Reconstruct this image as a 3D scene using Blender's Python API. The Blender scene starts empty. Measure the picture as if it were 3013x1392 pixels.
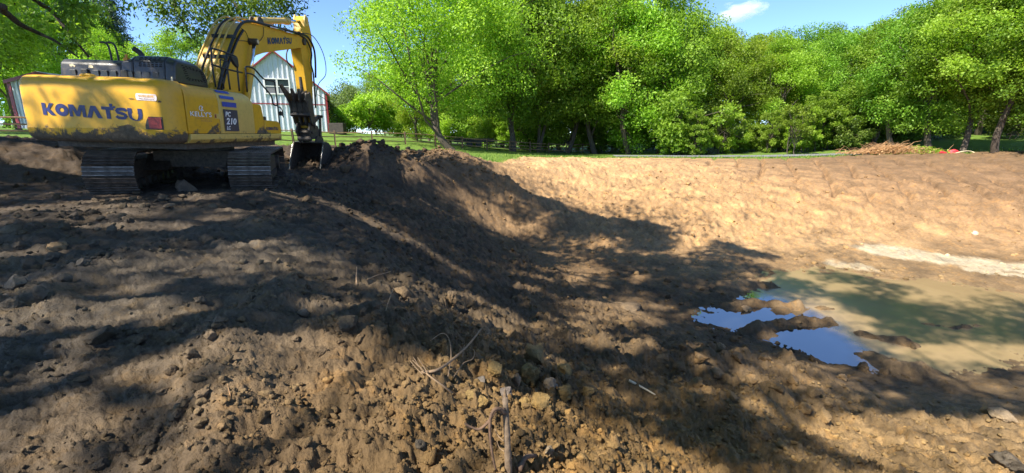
import bpy, math, random
import numpy as np
from mathutils import Vector, Matrix

SC = bpy.context.scene
COL = SC.collection
RAD = math.radians

# ------------------------------------------------------------------ camera, sky, sun, exposure
PITCH = RAD(13.12)
FOC = 1300.0                       # focal length in units of a 3013 wide frame
cam_d = bpy.data.cameras.new('camera')
cam_d.sensor_width = 36.0
cam_d.lens = 36.0 * FOC / 3013.0
cam_d.clip_start = 0.05
cam_d.clip_end = 6000.0
cam = bpy.data.objects.new('camera', cam_d)
COL.objects.link(cam)
cam.location = (0, 0, 0)
cam.rotation_euler = (math.pi / 2 - PITCH, 0, 0)
SC.camera = cam

SUN_AZ, SUN_EL = -132.0, 47.0      # degrees clockwise from +Y, above the horizon
world = bpy.data.worlds.new('World')
SC.world = world
world.use_nodes = True
wn = world.node_tree
sky = wn.nodes.new('ShaderNodeTexSky')
sky.sky_type = 'NISHITA'
sky.sun_disc = False
sky.sun_elevation = RAD(SUN_EL)
sky.sun_rotation = RAD(SUN_AZ % 360)
sky.altitude = 900
sky.air_density = 0.6
sky.dust_density = 0.0
sky.ozone_density = 5.0
bg = wn.nodes.get('Background') or wn.nodes.new('ShaderNodeBackground')
bg.inputs['Strength'].default_value = 0.135
wn.links.new(sky.outputs[0], bg.inputs['Color'])

sun_d = bpy.data.lights.new('sun', 'SUN')
sun_d.energy = 4.8
sun_d.angle = RAD(0.55)
sun_d.color = (1.0, 0.93, 0.82)
sun = bpy.data.objects.new('sun', sun_d)
COL.objects.link(sun)
TOSUN = Vector((math.sin(RAD(SUN_AZ)) * math.cos(RAD(SUN_EL)), math.cos(RAD(SUN_AZ)) * math.cos(RAD(SUN_EL)), math.sin(RAD(SUN_EL))))
sun.rotation_euler = TOSUN.to_track_quat('Z', 'Y').to_euler()
sun.location = TOSUN * 60

SC.view_settings.view_transform = 'Standard'
SC.view_settings.look = 'None'
SC.view_settings.exposure = 1.38
SC.view_settings.gamma = 1.0
SC.view_settings.use_curve_mapping = False
SC.cycles.max_bounces = 6
SC.cycles.diffuse_bounces = 3
SC.cycles.transmission_bounces = 4
SC.cycles.volume_bounces = 2

CP, SP = math.cos(PITCH), math.sin(PITCH)


def ground_x(px, Y, z=-1.5):
    """world X of something standing Y metres in front, seen at column px"""
    return (px - 1506.5) / FOC * (Y * CP - z * SP)


def ray_z(px, py, z):
    d = np.array([(px - 1506.5) / FOC, CP + (696 - py) / FOC * SP, -SP + (696 - py) / FOC * CP])
    return d * (z / d[2])


# ------------------------------------------------------------------ helpers
def tag(o, label=None, cat=None, group=None, kind=None):
    if label: o['label'] = label
    if cat: o['category'] = cat
    if group: o['group'] = group
    if kind: o['kind'] = kind
    return o


def empty(name, loc=(0, 0, 0), rz=0.0, parent=None):
    o = bpy.data.objects.new(name, None)
    COL.objects.link(o)
    o.location = loc
    o.rotation_euler = (0, 0, rz)
    o.empty_display_size = 0.2
    if parent: o.parent = parent
    return o


def link_mesh(name, me, mat=None, parent=None, loc=None, rot=None):
    o = bpy.data.objects.new(name, me)
    COL.objects.link(o)
    if mat is not None and len(me.materials) == 0:
        me.materials.append(mat)
    if parent: o.parent = parent
    if loc is not None: o.location = loc
    if rot is not None: o.rotation_euler = rot
    return o


def np_mesh(name, V, F, smooth=False, mat=None):
    """V (n,3) array, F (m,k) int array of one polygon size"""
    V = np.asarray(V, dtype=np.float32)
    F = np.asarray(F, dtype=np.int32)
    me = bpy.data.meshes.new(name)
    me.vertices.add(len(V))
    me.vertices.foreach_set('co', V.ravel())
    m, k = F.shape
    me.loops.add(m * k)
    me.loops.foreach_set('vertex_index', F.ravel())
    me.polygons.add(m)
    me.polygons.foreach_set('loop_start', np.arange(0, m * k, k, dtype=np.int32))
    me.polygons.foreach_set('loop_total', np.full(m, k, dtype=np.int32))
    if smooth:
        me.polygons.foreach_set('use_smooth', np.ones(m, dtype=bool))
    me.update(calc_edges=True)
    if mat is not None: me.materials.append(mat)
    return me


def point_color(me, name, arr):
    a = me.color_attributes.new(name, 'FLOAT_COLOR', 'POINT')
    full = np.ones((len(me.vertices), 4), dtype=np.float32)
    full[:, :arr.shape[1]] = arr
    a.data.foreach_set('color', full.ravel())


class MB:
    """collects shapes into one mesh"""
    def __init__(self):
        self.v, self.f = [], []

    def add(self, verts, faces):
        b = len(self.v)
        self.v += [tuple(p) for p in verts]
        self.f += [tuple(i + b for i in f) for f in faces]
        return self

    def box(self, x0, x1, y0, y1, z0, z1, m=None):
        p = [Vector(q) for q in ((x0, y0, z0), (x1, y0, z0), (x1, y1, z0), (x0, y1, z0), (x0, y0, z1), (x1, y0, z1), (x1, y1, z1), (x0, y1, z1))]
        if m is not None: p = [m @ q for q in p]
        return self.add(p, [(0, 3, 2, 1), (4, 5, 6, 7), (0, 1, 5, 4), (1, 2, 6, 5), (2, 3, 7, 6), (3, 0, 4, 7)])

    def prism(self, poly, a0, a1, axis='y', taper=None):
        """poly of (u,w) pairs extruded along axis; y: (x,z) pairs, x: (y,z), z: (x,y)"""
        def mk(u, w, a):
            return {'y': (u, a, w), 'x': (a, u, w), 'z': (u, w, a)}[axis]
        n = len(poly)
        P1 = taper if taper else poly
        vs = [mk(u, w, a0) for u, w in poly] + [mk(u, w, a1) for u, w in P1]
        fs = [tuple(range(n)), tuple(range(2 * n - 1, n - 1, -1))]
        fs += [(i, i + n, (i + 1) % n + n, (i + 1) % n) for i in range(n)]
        return self.add(vs, fs)

    def tube(self, path, r, n=8, cap=True):
        P = [Vector(p) for p in path]
        R = r if isinstance(r, (list, tuple)) else [r] * len(P)
        rings = []
        t0 = (P[1] - P[0]).normalized()
        up = Vector((0, 0, 1)) if abs(t0.z) < .9 else Vector((1, 0, 0))
        u = t0.cross(up).normalized()
        for i, p in enumerate(P):
            t = (P[min(i + 1, len(P) - 1)] - P[max(i - 1, 0)]).normalized()
            u = (u - t * u.dot(t)).normalized()
            w = t.cross(u)
            rings.append([p + (u * math.cos(2 * math.pi * k / n) + w * math.sin(2 * math.pi * k / n)) * R[i] for k in range(n)])
        vs = [q for rg in rings for q in rg]
        fs = []
        for i in range(len(P) - 1):
            for k in range(n):
                a, b = i * n + k, i * n + (k + 1) % n
                fs.append((a, b, b + n, a + n))
        if cap:
            fs.append(tuple(range(n - 1, -1, -1)))
            fs.append(tuple((len(P) - 1) * n + k for k in range(n)))
        return self.add(vs, fs)

    def build(self, name, mat, parent=None, smooth=False, bevel=0, seg=2, auto=None):
        me = bpy.data.meshes.new(name)
        me.from_pydata(self.v, [], self.f)
        if smooth:
            me.polygons.foreach_set('use_smooth', np.ones(len(me.polygons), dtype=bool))
        me.update()
        o = link_mesh(name, me, mat, parent)
        if bevel:
            md = o.modifiers.new('bevel', 'BEVEL')
            md.width = bevel
            md.segments = seg
            md.limit_method = 'ANGLE'
            md.angle_limit = RAD(35)
            md.harden_normals = False
        if auto is not None:
            me.polygons.foreach_set('use_smooth', np.ones(len(me.polygons), dtype=bool))
            me.set_sharp_from_angle(angle=RAD(auto))
        return o


def smooth_path(pts, n=6):
    """Catmull-Rom through pts"""
    P = [np.array(p, float) for p in pts]
    P = [2 * P[0] - P[1]] + P + [2 * P[-1] - P[-2]]
    out = []
    for i in range(1, len(P) - 2):
        a, b, c, d = P[i - 1:i + 3]
        for k in range(n):
            t = k / n
            out.append(.5 * ((2 * b) + (c - a) * t + (2 * a - 5 * b + 4 * c - d) * t * t + (3 * b - a - 3 * c + d) * t ** 3))
    out.append(P[-2])
    return [tuple(p) for p in out]


# ---- numpy noise
def _hash(ix, iy, seed):
    h = (ix.astype(np.int64) * 374761393 + iy.astype(np.int64) * 668265263 + seed * 1442695041) & 0xffffffff
    h = ((h ^ (h >> 13)) * 1274126177) & 0xffffffff
    return (h ^ (h >> 16)) & 0xffffffff


def gnoise(x, y, seed=0):
    ix, iy = np.floor(x), np.floor(y)
    fx, fy = x - ix, y - iy
    ux, uy = fx * fx * fx * (fx * (fx * 6 - 15) + 10), fy * fy * fy * (fy * (fy * 6 - 15) + 10)
    def g(dx, dy):
        a = _hash(ix + dx, iy + dy, seed).astype(np.float64) * (2 * math.pi / 4294967296.0)
        return np.cos(a) * (fx - dx) + np.sin(a) * (fy - dy)
    n0 = g(0, 0) * (1 - ux) + g(1, 0) * ux
    n1 = g(0, 1) * (1 - ux) + g(1, 1) * ux
    return (n0 * (1 - uy) + n1 * uy) * 1.5


def fbm(x, y, seed=0, octv=4, gain=.5, kind=0):
    s, a, f, tot = 0, 1.0, 1.0, 0
    for o in range(octv):
        n = gnoise(x * f + 17.3 * o, y * f - 9.1 * o, seed + o)
        if kind == 1: n = np.abs(n) * 2 - .5          # billow
        if kind == 2: n = .5 - np.abs(n) * 2          # ridge
        s = s + n * a
        tot += a
        a *= gain
        f *= 2.03
    return s / tot


def cells(x, y, seed=0):
    """distance to the nearest feature point, and its random value"""
    ix, iy = np.floor(x), np.floor(y)
    best = np.full(x.shape, 9.0)
    val = np.zeros(x.shape)
    for dx in (-1, 0, 1):
        for dy in (-1, 0, 1):
            h = _hash(ix + dx, iy + dy, seed)
            h2 = _hash(ix + dx, iy + dy, seed + 77)
            px = ix + dx + (h & 0xffff) / 65536.0
            py = iy + dy + (h >> 16) / 65536.0
            d = (px - x) ** 2 + (py - y) ** 2
            m = d < best
            best = np.where(m, d, best)
            val = np.where(m, (h2 & 0xffff) / 65536.0, val)
    return np.sqrt(best), val


def blocks(x, y, seed=0):
    """broken-up ground: every cell is its own tilted facet"""
    ix, iy = np.floor(x), np.floor(y)
    best = np.full(x.shape, 9.0)
    out = np.zeros(x.shape)
    for dx in (-1, 0, 1):
        for dy in (-1, 0, 1):
            h = _hash(ix + dx, iy + dy, seed)
            h2 = _hash(ix + dx, iy + dy, seed + 77)
            ox = ix + dx + (h & 0xffff) / 65536.0 - x
            oy = iy + dy + (h >> 16) / 65536.0 - y
            d = ox * ox + oy * oy
            v = ((h2 & 0x3ff) / 512.0 - 1) * ox + (((h2 >> 10) & 0x3ff) / 512.0 - 1) * oy + ((h2 >> 20) & 0x3ff) / 1023.0 * .9
            m = d < best
            best = np.where(m, d, best)
            out = np.where(m, v - .5 * d, out)
    return out


def sstep(a, b, x):
    t = np.clip((x - a) / (b - a), 0, 1)
    return t * t * (3 - 2 * t)


# ------------------------------------------------------------------ materials
def newmat(name):
    m = bpy.data.materials.new(name)
    m.use_nodes = True
    nt = m.node_tree
    b = nt.nodes['Principled BSDF']
    return m, nt, b


def N(nt, t, **kw):
    n = nt.nodes.new(t)
    for k, v in kw.items():
        if k in n.inputs: n.inputs[k].default_value = v
        else: setattr(n, k, v)
    return n


def ramp(nt, fac, stops):
    r = nt.nodes.new('ShaderNodeValToRGB')
    el = r.color_ramp.elements
    while len(el) < len(stops): el.new(0.5)
    for e, (p, c) in zip(el, stops):
        e.position = p
        e.color = (c[0], c[1], c[2], 1) if not isinstance(c, (int, float)) else (c, c, c, 1)
    nt.links.new(fac, r.inputs[0])
    return r.outputs[0]


def mixc(nt, fac, a, b, mode='MIX'):
    m = nt.nodes.new('ShaderNodeMix')
    m.data_type = 'RGBA'
    m.blend_type = mode
    for s, v in ((m.inputs[0], fac), (m.inputs[6], a), (m.inputs[7], b)):
        if hasattr(v, 'links') or hasattr(v, 'is_linked'): nt.links.new(v, s)
        elif isinstance(v, (int, float)): s.default_value = v
        else: s.default_value = (v[0], v[1], v[2], 1)
    return m.outputs[2]


def math_n(nt, op, a, b=None):
    m = nt.nodes.new('ShaderNodeMath')
    m.operation = op
    for s, v in ((m.inputs[0], a), (m.inputs[1], b)):
        if v is None: continue
        if hasattr(v, 'is_linked'): nt.links.new(v, s)
        else: s.default_value = v
    return m.outputs[0]


def noise_n(nt, co, scale, detail=6, rough=.6, dist=0):
    n = N(nt, 'ShaderNodeTexNoise')
    n.inputs['Scale'].default_value = scale
    n.inputs['Detail'].default_value = detail
    n.inputs['Roughness'].default_value = rough
    n.inputs['Distortion'].default_value = dist
    if co is not None: nt.links.new(co, n.inputs['Vector'])
    return n.outputs['Fac']


def objco(nt):
    return nt.nodes.new('ShaderNodeTexCoord').outputs['Object']


def bump_n(nt, b, h, strength=.3, dist=.02):
    bp = nt.nodes.new('ShaderNodeBump')
    bp.inputs['Strength'].default_value = strength
    bp.inputs['Distance'].default_value = dist
    nt.links.new(h, bp.inputs['Height'])
    nt.links.new(bp.outputs[0], b.inputs['Normal'])


def simple(name, col, rough=.6, metal=0.0, var=.25, scale=8, bump=0.0, spec=None):
    m, nt, b = newmat(name)
    co = objco(nt)
    n = noise_n(nt, co, scale, 6, .65)
    lo = [c * (1 - var) for c in col]
    hi = [min(1, c * (1 + var)) for c in col]
    nt.links.new(ramp(nt, n, [(.3, lo), (.7, hi)]), b.inputs['Base Color'])
    b.inputs['Roughness'].default_value = rough
    b.inputs['Metallic'].default_value = metal
    if spec is not None: b.inputs['Specular IOR Level'].default_value = spec
    if bump: bump_n(nt, b, n, bump, .01)
    return m


MAT = {}


def make_materials():
    # soil: colour comes from the ground's own attribute, varied by noise
    def soil(name, attr):
        m, nt, b = newmat(name)
        co = nt.nodes.new('ShaderNodeNewGeometry').outputs['Position']
        at = N(nt, 'ShaderNodeAttribute', attribute_name=attr)
        n1 = noise_n(nt, co, 1.3, 5, .6, .4)
        n2 = noise_n(nt, co, 9.0, 8, .7)
        n3 = noise_n(nt, co, 55.0, 4, .7)
        v = math_n(nt, 'ADD', math_n(nt, 'MULTIPLY', n1, .7), math_n(nt, 'ADD', math_n(nt, 'MULTIPLY', n2, .75), math_n(nt, 'MULTIPLY', n3, .5)))
        k = ramp(nt, math_n(nt, 'MULTIPLY', v, .5), [(.32, .42), (.5, 1.0), (.68, 1.65)])
        c = mixc(nt, 1.0, at.outputs['Color'], k, 'MULTIPLY')
        # yellow clay seams
        n4 = noise_n(nt, co, 3.1, 7, .62, 1.2)
        ye = ramp(nt, n4, [(.52, 0.0), (.66, .55)])
        c = mixc(nt, ye, c, mixc(nt, 1.0, c, (1.55, 1.32, .92), 'MULTIPLY'))
        nt.links.new(c, b.inputs['Base Color'])
        nt.links.new(ramp(nt, n2, [(.3, .98), (.75, .72)]), b.inputs['Roughness'])
        b.inputs['Specular IOR Level'].default_value = .25
        n6 = noise_n(nt, co, 24.0, 6, .75)
        bh = math_n(nt, 'ADD', math_n(nt, 'ADD', n2, math_n(nt, 'MULTIPLY', n6, .6)), math_n(nt, 'MULTIPLY', n3, .45))
        bump_n(nt, b, bh, 1.0, .035)
        return m
    MAT['soil'] = soil('soil', 'soil')
    MAT['clod'] = soil('clod_soil', 'soil')

    # ground = soil where dug, lawn elsewhere
    m = soil('ground', 'soil')
    nt = m.node_tree
    b = nt.nodes['Principled BSDF']
    co = nt.nodes.new('ShaderNodeNewGeometry').outputs['Position']
    src = b.inputs['Base Color'].links[0].from_socket
    g = N(nt, 'ShaderNodeAttribute', attribute_name='lawn')
    gn = noise_n(nt, co, 2.2, 8, .75)
    gc = ramp(nt, gn, [(.3, (.045, .085, .012)), (.5, (.10, .17, .022)), (.72, (.19, .25, .05))])
    nt.links.new(mixc(nt, g.outputs['Fac'], src, gc), b.inputs['Base Color'])
    MAT['ground'] = m

    # leaves: tint attribute times a base colour, partly translucent
    def leaf(name, dark, mid, light, trans=.38):
        m, nt, b = newmat(name)
        at = N(nt, 'ShaderNodeAttribute', attribute_name='tint')
        oi = N(nt, 'ShaderNodeObjectInfo')
        c = ramp(nt, at.outputs['Fac'], [(.05, dark), (.5, mid), (.95, light)])
        hs = N(nt, 'ShaderNodeHueSaturation')
        nt.links.new(c, hs.inputs['Color'])
        nt.links.new(math_n(nt, 'ADD', math_n(nt, 'MULTIPLY', oi.outputs['Random'], .035), .482), hs.inputs['Hue'])
        nt.links.new(math_n(nt, 'ADD', math_n(nt, 'MULTIPLY', oi.outputs['Random'], .35), .85), hs.inputs['Value'])
        c = hs.outputs[0]
        nt.links.new(c, b.inputs['Base Color'])
        b.inputs['Roughness'].default_value = .5
        b.inputs['Specular IOR Level'].default_value = .3
        tr = N(nt, 'ShaderNodeBsdfTranslucent')
        nt.links.new(mixc(nt, 1.0, c, (1.5, 1.55, .7), 'MULTIPLY'), tr.inputs['Color'])
        mx = N(nt, 'ShaderNodeMixShader')
        mx.inputs[0].default_value = trans
        nt.links.new(b.outputs[0], mx.inputs[1])
        nt.links.new(tr.outputs[0], mx.inputs[2])
        nt.links.new(mx.outputs[0], nt.nodes['Material Output'].inputs['Surface'])
        return m
    MAT['leaf'] = leaf('leaf_green', (.065, .125, .012), (.155, .265, .022), (.27, .40, .055), .48)
    MAT['leaf_bright'] = leaf('leaf_bright_green', (.11, .19, .012), (.235, .37, .028), (.37, .51, .08), .5)
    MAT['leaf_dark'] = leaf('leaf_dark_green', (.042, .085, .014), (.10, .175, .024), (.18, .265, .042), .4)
    MAT['leaf_pale'] = leaf('leaf_grey_green', (.06, .09, .035), (.13, .18, .07), (.22, .28, .11))
    MAT['needle'] = leaf('conifer_needles', (.03, .055, .03), (.06, .10, .05), (.13, .18, .085), .15)
    MAT['grassblade'] = leaf('grass_blades', (.06, .11, .012), (.13, .21, .025), (.26, .32, .07), .35)
    MAT['deadleaf'] = leaf('dry_leaves', (.20, .085, .03), (.36, .18, .07), (.52, .33, .15), .25)

    m, nt, b = newmat('bark')
    co = objco(nt)
    mp = N(nt, 'ShaderNodeMapping')
    mp.inputs['Scale'].default_value = (9, 9, 1.6)
    nt.links.new(co, mp.inputs[0])
    n = noise_n(nt, mp.outputs[0], 2.2, 8, .7, .5)
    nt.links.new(ramp(nt, n, [(.3, (.03, .022, .016)), (.55, (.10, .078, .058)), (.75, (.19, .16, .125))]), b.inputs['Base Color'])
    b.inputs['Roughness'].default_value = .95
    bump_n(nt, b, n, .9, .05)
    MAT['bark'] = m

    # machine paint with dried mud, chips and grime
    def paint(name, col, mud_z0, mud_z1, mudamt=1.0):
        m, nt, b = newmat(name)
        co = objco(nt)
        sx = N(nt, 'ShaderNodeSeparateXYZ')
        nt.links.new(co, sx.inputs[0])
        n1 = noise_n(nt, co, 2.4, 9, .68, .6)
        n2 = noise_n(nt, co, 13, 8, .7)
        n5 = noise_n(nt, co, .9, 4, .6)
        base = ramp(nt, n5, [(.3, [c * .86 for c in col]), (.7, [min(1, c * 1.08) for c in col])])
        # thin grime film
        base = mixc(nt, ramp(nt, n2, [(.5, 0.0), (.85, .38)]), base, (.17, .12, .06))
        mr = N(nt, 'ShaderNodeMapRange')
        nt.links.new(sx.outputs['Z'], mr.inputs[0])
        mr.inputs[1].default_value = mud_z0
        mr.inputs[2].default_value = mud_z1
        mr.inputs[3].default_value = .34
        mr.inputs[4].default_value = -.22
        s = math_n(nt, 'ADD', math_n(nt, 'ADD', n1, mr.outputs[0]), math_n(nt, 'MULTIPLY', math_n(nt, 'SUBTRACT', n2, .5), .35))
        mud = ramp(nt, s, [(.60, 0.0), (.68, mudamt)])
        mudc = ramp(nt, n2, [(.3, (.05, .038, .025)), (.7, (.15, .115, .075))])
        c = mixc(nt, mud, base, mudc)
        nt.links.new(c, b.inputs['Base Color'])
        nt.links.new(mixc(nt, mud, ramp(nt, n2, [(.3, .34), (.8, .55)]), (.95, .95, .95)), b.inputs['Roughness'])
        bump_n(nt, b, math_n(nt, 'MULTIPLY', mud, n2), .5, .015)
        return m
    MAT['yellow'] = paint('yellow_paint', (.68, .36, .010), 1.05, 1.72)
    MAT['yellow_cw'] = paint('yellow_counterweight_paint', (.68, .36, .010), 1.12, 1.62)
    MAT['yellow_pale'] = paint('pale_yellow_paint', (.62, .43, .11), .85, 1.55)
    MAT['yellow_boom'] = paint('yellow_boom_paint', (.66, .37, .02), -1.2, 1.6)
    MAT['black_paint'] = paint('black_hood_paint', (.020, .021, .024), 1.5, 2.35, .6)
    MAT['black_paint'].node_tree.nodes['Principled BSDF'].inputs['Coat Weight'].default_value = .25
    MAT['black'] = simple('black_rubber', (.016, .016, .018), .55, 0, .3, 20)
    MAT['dark_hole'] = simple('opening_shade', (.004, .004, .005), .9, 0, .3, 20)  # near-black colour standing for the shade inside slots, pocket and bore
    MAT['steel_dark'] = simple('worn_dark_steel', (.075, .062, .05), .6, .35, .6, 14, .4)
    MAT['steel_edge'] = simple('polished_steel_edge', (.50, .48, .46), .28, .95, .35, 18)
    MAT['chrome'] = simple('chrome_rod', (.72, .74, .78), .12, 1.0, .05, 5)
    MAT['pipe'] = simple('hydraulic_pipe_yellow', (.50, .33, .07), .45, 0, .3, 9)
    MAT['blue'] = simple('blue_decal', (.022, .055, .36), .4, 0, .15, 12)
    MAT['navy'] = simple('navy_letter', (.022, .026, .11), .42, 0, .45, 14)
    MAT['navy_plate'] = simple('navy_plate', (.028, .032, .065), .4, 0, .2, 14)
    MAT['white'] = simple('white_decal', (.78, .78, .77), .45, 0, .12, 16)
    MAT['pinkwhite'] = simple('faded_sticker', (.72, .60, .56), .5, 0, .22, 25)
    MAT['tan_decal'] = simple('tan_decal', (.55, .30, .06), .5, 0, .2, 25)
    MAT['red'] = simple('red_reflector', (.20, .022, .018), .4, 0, .8, 22)
    MAT['red_paint'] = simple('red_trim', (.24, .026, .030), .45, 0, .15, 3)
    MAT['orange'] = simple('orange_paint', (.70, .27, .02), .5, 0, .3, 22)
    MAT['siding'] = simple('grey_white_steel_siding', (.66, .68, .72), .42, 0, .06, 1.5)
    MAT['glass'] = simple('window_glass', (.03, .045, .05), .06, 0, .2, 2, spec=.8)
    MAT['window_blind'] = simple('window_blind', (.16, .155, .17), .6, 0, .2, 3)
    MAT['shingle'] = simple('roof_panel', (.42, .43, .45), .5, 0, .2, 2)
    MAT['wood'] = simple('weathered_rail_wood', (.27, .165, .085), .85, 0, .45, 7, .5)
    MAT['wood_dark'] = simple('dark_post_wood', (.17, .10, .058), .9, 0, .45, 7, .5)
    MAT['road'] = simple('asphalt', (.17, .17, .18), .9, 0, .2, 30, .2)
    MAT['stick'] = simple('peeled_stick_wood', (.15, .105, .065), .8, 0, .45, 30, .6)
    MAT['root'] = simple('dry_root', (.24, .16, .09), .8, 0, .35, 25, .4)
    MAT['bark_strip'] = simple('peeled_bark', (.12, .07, .04), .85, 0, .5, 25, .5)
    MAT['straw'] = simple('dry_twigs', (.38, .22, .10), .85, 0, .5, 5)
    MAT['red_cloth'] = simple('red_tarpaulin', (.55, .025, .035), .6, 0, .3, 9)
    MAT['hose'] = simple('pale_hose', (.62, .52, .33), .6, 0, .2, 5)
    MAT['dark_thing'] = simple('dark_weathered_metal', (.035, .028, .022), .8, 0, .4, 6)

    # muddy water: clear dark water at the west end, silt-laden to the east
    m, nt, b = newmat('pond_water')
    co = nt.nodes.new('ShaderNodeNewGeometry').outputs['Position']
    sx = N(nt, 'ShaderNodeSeparateXYZ')
    nt.links.new(co, sx.inputs[0])
    n = noise_n(nt, co, .55, 6, .6, .8)
    e = math_n(nt, 'ADD', math_n(nt, 'ADD', sx.outputs['X'], math_n(nt, 'MULTIPLY', math_n(nt, 'ABSOLUTE', math_n(nt, 'SUBTRACT', sx.outputs['Y'], 10.3)), .34)), math_n(nt, 'MULTIPLY', math_n(nt, 'SUBTRACT', n, .5), 1.8))
    mr = N(nt, 'ShaderNodeMapRange')
    nt.links.new(e, mr.inputs[0])
    mr.inputs[1].default_value = 7.6
    mr.inputs[2].default_value = 8.3
    silt = ramp(nt, n, [(.3, (.235, .165, .085)), (.7, (.30, .215, .112))])
    nt.links.new(mixc(nt, mr.outputs[0], (.012, .014, .014), silt), b.inputs['Base Color'])
    rgh = N(nt, 'ShaderNodeMapRange')
    nt.links.new(mr.outputs[0], rgh.inputs[0])
    rgh.inputs[3].default_value = .02
    rgh.inputs[4].default_value = .16
    nt.links.new(rgh.outputs[0], b.inputs['Roughness'])
    ior = N(nt, 'ShaderNodeMapRange')
    nt.links.new(mr.outputs[0], ior.inputs[0])
    ior.inputs[3].default_value = 4.2
    ior.inputs[4].default_value = 1.33
    nt.links.new(ior.outputs[0], b.inputs['IOR'])
    rip = noise_n(nt, co, 3.0, 3, .5)
    bump_n(nt, b, rip, .03, .02)
    MAT['water'] = m


make_materials()

# ------------------------------------------------------------------ terrain
WATER_Z = -4.6
# (column, row, height): places on the dug ground, turned into X, Y, Z once
_pix = [
    (744, 567, -1.17), (327, 575, -1.19), (560, 570, -1.19), (820, 545, -1.27), (100, 620, -1.30), (100, 700, -1.36), (400, 700, -1.42), (700, 700, -1.46),
    (100, 1000, -1.52), (500, 1000, -1.52), (850, 1000, -1.56), (100, 1380, -1.6), (700, 1380, -1.6), (1200, 1380, -1.62), (1490, 1385, -1.66),
    (860, 605, -1.38), (940, 700, -1.50), (1050, 850, -1.60), (750, 850, -1.50), (600, 850, -1.48), (850, 760, -1.48), (900, 880, -1.54), (1100, 1150, -1.60), (1000, 1250, -1.60), (1180, 800, -2.12), (1400, 950, -2.55), (1090, 740, -1.80), (1250, 1050, -1.72), (1350, 1220, -1.70),
    (1100, 600, -2.10), (1000, 540, -1.62), (1150, 700, -2.05), (1200, 520, -1.80), (1300, 560, -2.25), (1300, 640, -2.60), (1300, 760, -2.70), (1250, 900, -2.10),
    (1500, 560, -2.6), (1500, 640, -3.5), (1500, 750, -3.75), (1500, 900, -3.25), (1500, 1050, -2.35), (1600, 1200, -2.15),
    (1700, 800, -4.35), (1700, 700, -4.1), (1700, 1000, -3.25), (1900, 900, -4.45), (1900, 800, -4.45), (1900, 1100, -3.35), (2100, 1100, -3.75), (1900, 1350, -2.45), (2300, 1250, -3.55),
    (2600, 1300, -3.75), (3000, 1380, -3.7), (2400, 1390, -2.95), (2800, 1200, -4.2), (3000, 1180, -4.35),
    (2050, 930, -4.63), (2120, 945, -4.64), (2160, 1010, -4.45), (2250, 1010, -4.6), (2450, 1075, -4.6), (2700, 1130, -4.58), (3000, 1090, -4.58),
    (2170, 800, -4.52), (2090, 850, -4.50), (2300, 770, -4.56), (2600, 800, -4.58), (2800, 790, -4.57), (3000, 850, -4.6),
    (2500, 950, -4.74), (2800, 950, -4.72), (2330, 900, -4.72), (2300, 840, -4.7), (2420, 1010, -4.72), (2800, 870, -4.68), (2620, 860, -4.70), (2980, 960, -4.72),
    (2000, 745, -4.35), (2300, 715, -4.3), (2700, 700, -4.25), (3000, 700, -4.2),
    (2000, 680, -3.9), (2000, 600, -3.2), (2000, 500, -2.2), (2000, 466, -1.85), (1750, 640, -3.7),
    (2600, 600, -3.3), (2600, 500, -2.2), (2600, 456, -1.62), (2950, 600, -3.2), (2950, 500, -2.1), (2950, 452, -1.5),
    (1700, 560, -2.9), (1700, 500, -2.05), (1700, 467, -1.8), (1500, 510, -1.75), (1450, 478, -1.42), (1500, 465, -1.62),
]
_ctl = [tuple(ray_z(*p)) for p in _pix]
_ctl += [
    # spoil ridge beyond the bucket
    (-5.6, 18.2, -.42), (-6.6, 18.6, -.52), (-4.6, 18.8, -.52), (-3.4, 19.8, -.78), (-1.6, 21.6, -1.30), (-8.0, 18.6, -.85), (-7.7, 16.4, -1.50), (-6.4, 16.2, -1.45), (-5.6, 16.6, -1.2), (-4.6, 17.2, -1.08), (-3.0, 18.0, -1.32), (-2.2, 19.4, -1.35),
    (-5.4, 20.5, -.9), (-2.0, 24.0, -1.5), (-9.5, 19.5, -.62), (-10.8, 15.0, -.80), (-12.0, 17.0, -.45), (-13.5, 20.5, -.5), (-7.6, 13.5, -1.18), (-6.6, 11.2, -1.19), (-9.0, 11.0, -1.17), (-8.5, 21.0, -.65),
    # spoil heap behind the machine, far left
    (-10.7, 10.9, -.55), (-11.9, 11.6, -.16), (-12.9, 10.4, -.30), (-12.6, 8.6, -.85), (-10.6, 9.1, -1.05), (-9.6, 8.0, -1.25), (-15.0, 13.0, -.7), (-20.0, 17.0, -.62),
    # lawn plane along the fence, and beyond
    (-26.3, 24.1, -.17), (-14.2, 35, -.92), (8.2, 55, -2.35), (-3, 45, -1.6), (0, 38, -1.72), (-16, 42, .08), (-30, 42, .2), (-45, 42, .4), (-12, 25, -.8), (-22, 21, -.42),
    (15, 40, -2.0), (28, 40, -1.85), (40, 40, -1.35), (62, 60, 1.0), (40, 62, -.2), (20, 62, -2.0), (10, 85, -2.5), (0, 120, -2), (60, 110, 2), (-60, 100, 1), (-60, 30, .3), (-40, 0, -.4), (-20, -10, -1.2),
    (-18, 4, -1.05), (0, -20, -1.6), (20, -18, -1.7), (0, 0, -1.62), (-3, 0, -1.6), (2.2, .3, -1.95), (4.5, .0, -2.6), (9, -1, -2.6), (8, -7, -1.75), (0, -6, -1.6), (-10, -3, -1.45),
    (16, 3, -3.4), (24, -2, -1.9), (22, 9, -3.8), (33, 10, -1.7), (28, 22, -3.0), (42, 24, -1.4), (60, 10, -1.2), (100, 40, .5), (-100, 0, .5), (0, -90, -1.5), (90, -60, -1.2), (120, 110, 3), (-120, 110, 1.5),
]
_C = np.array(_ctl, float)


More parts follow.
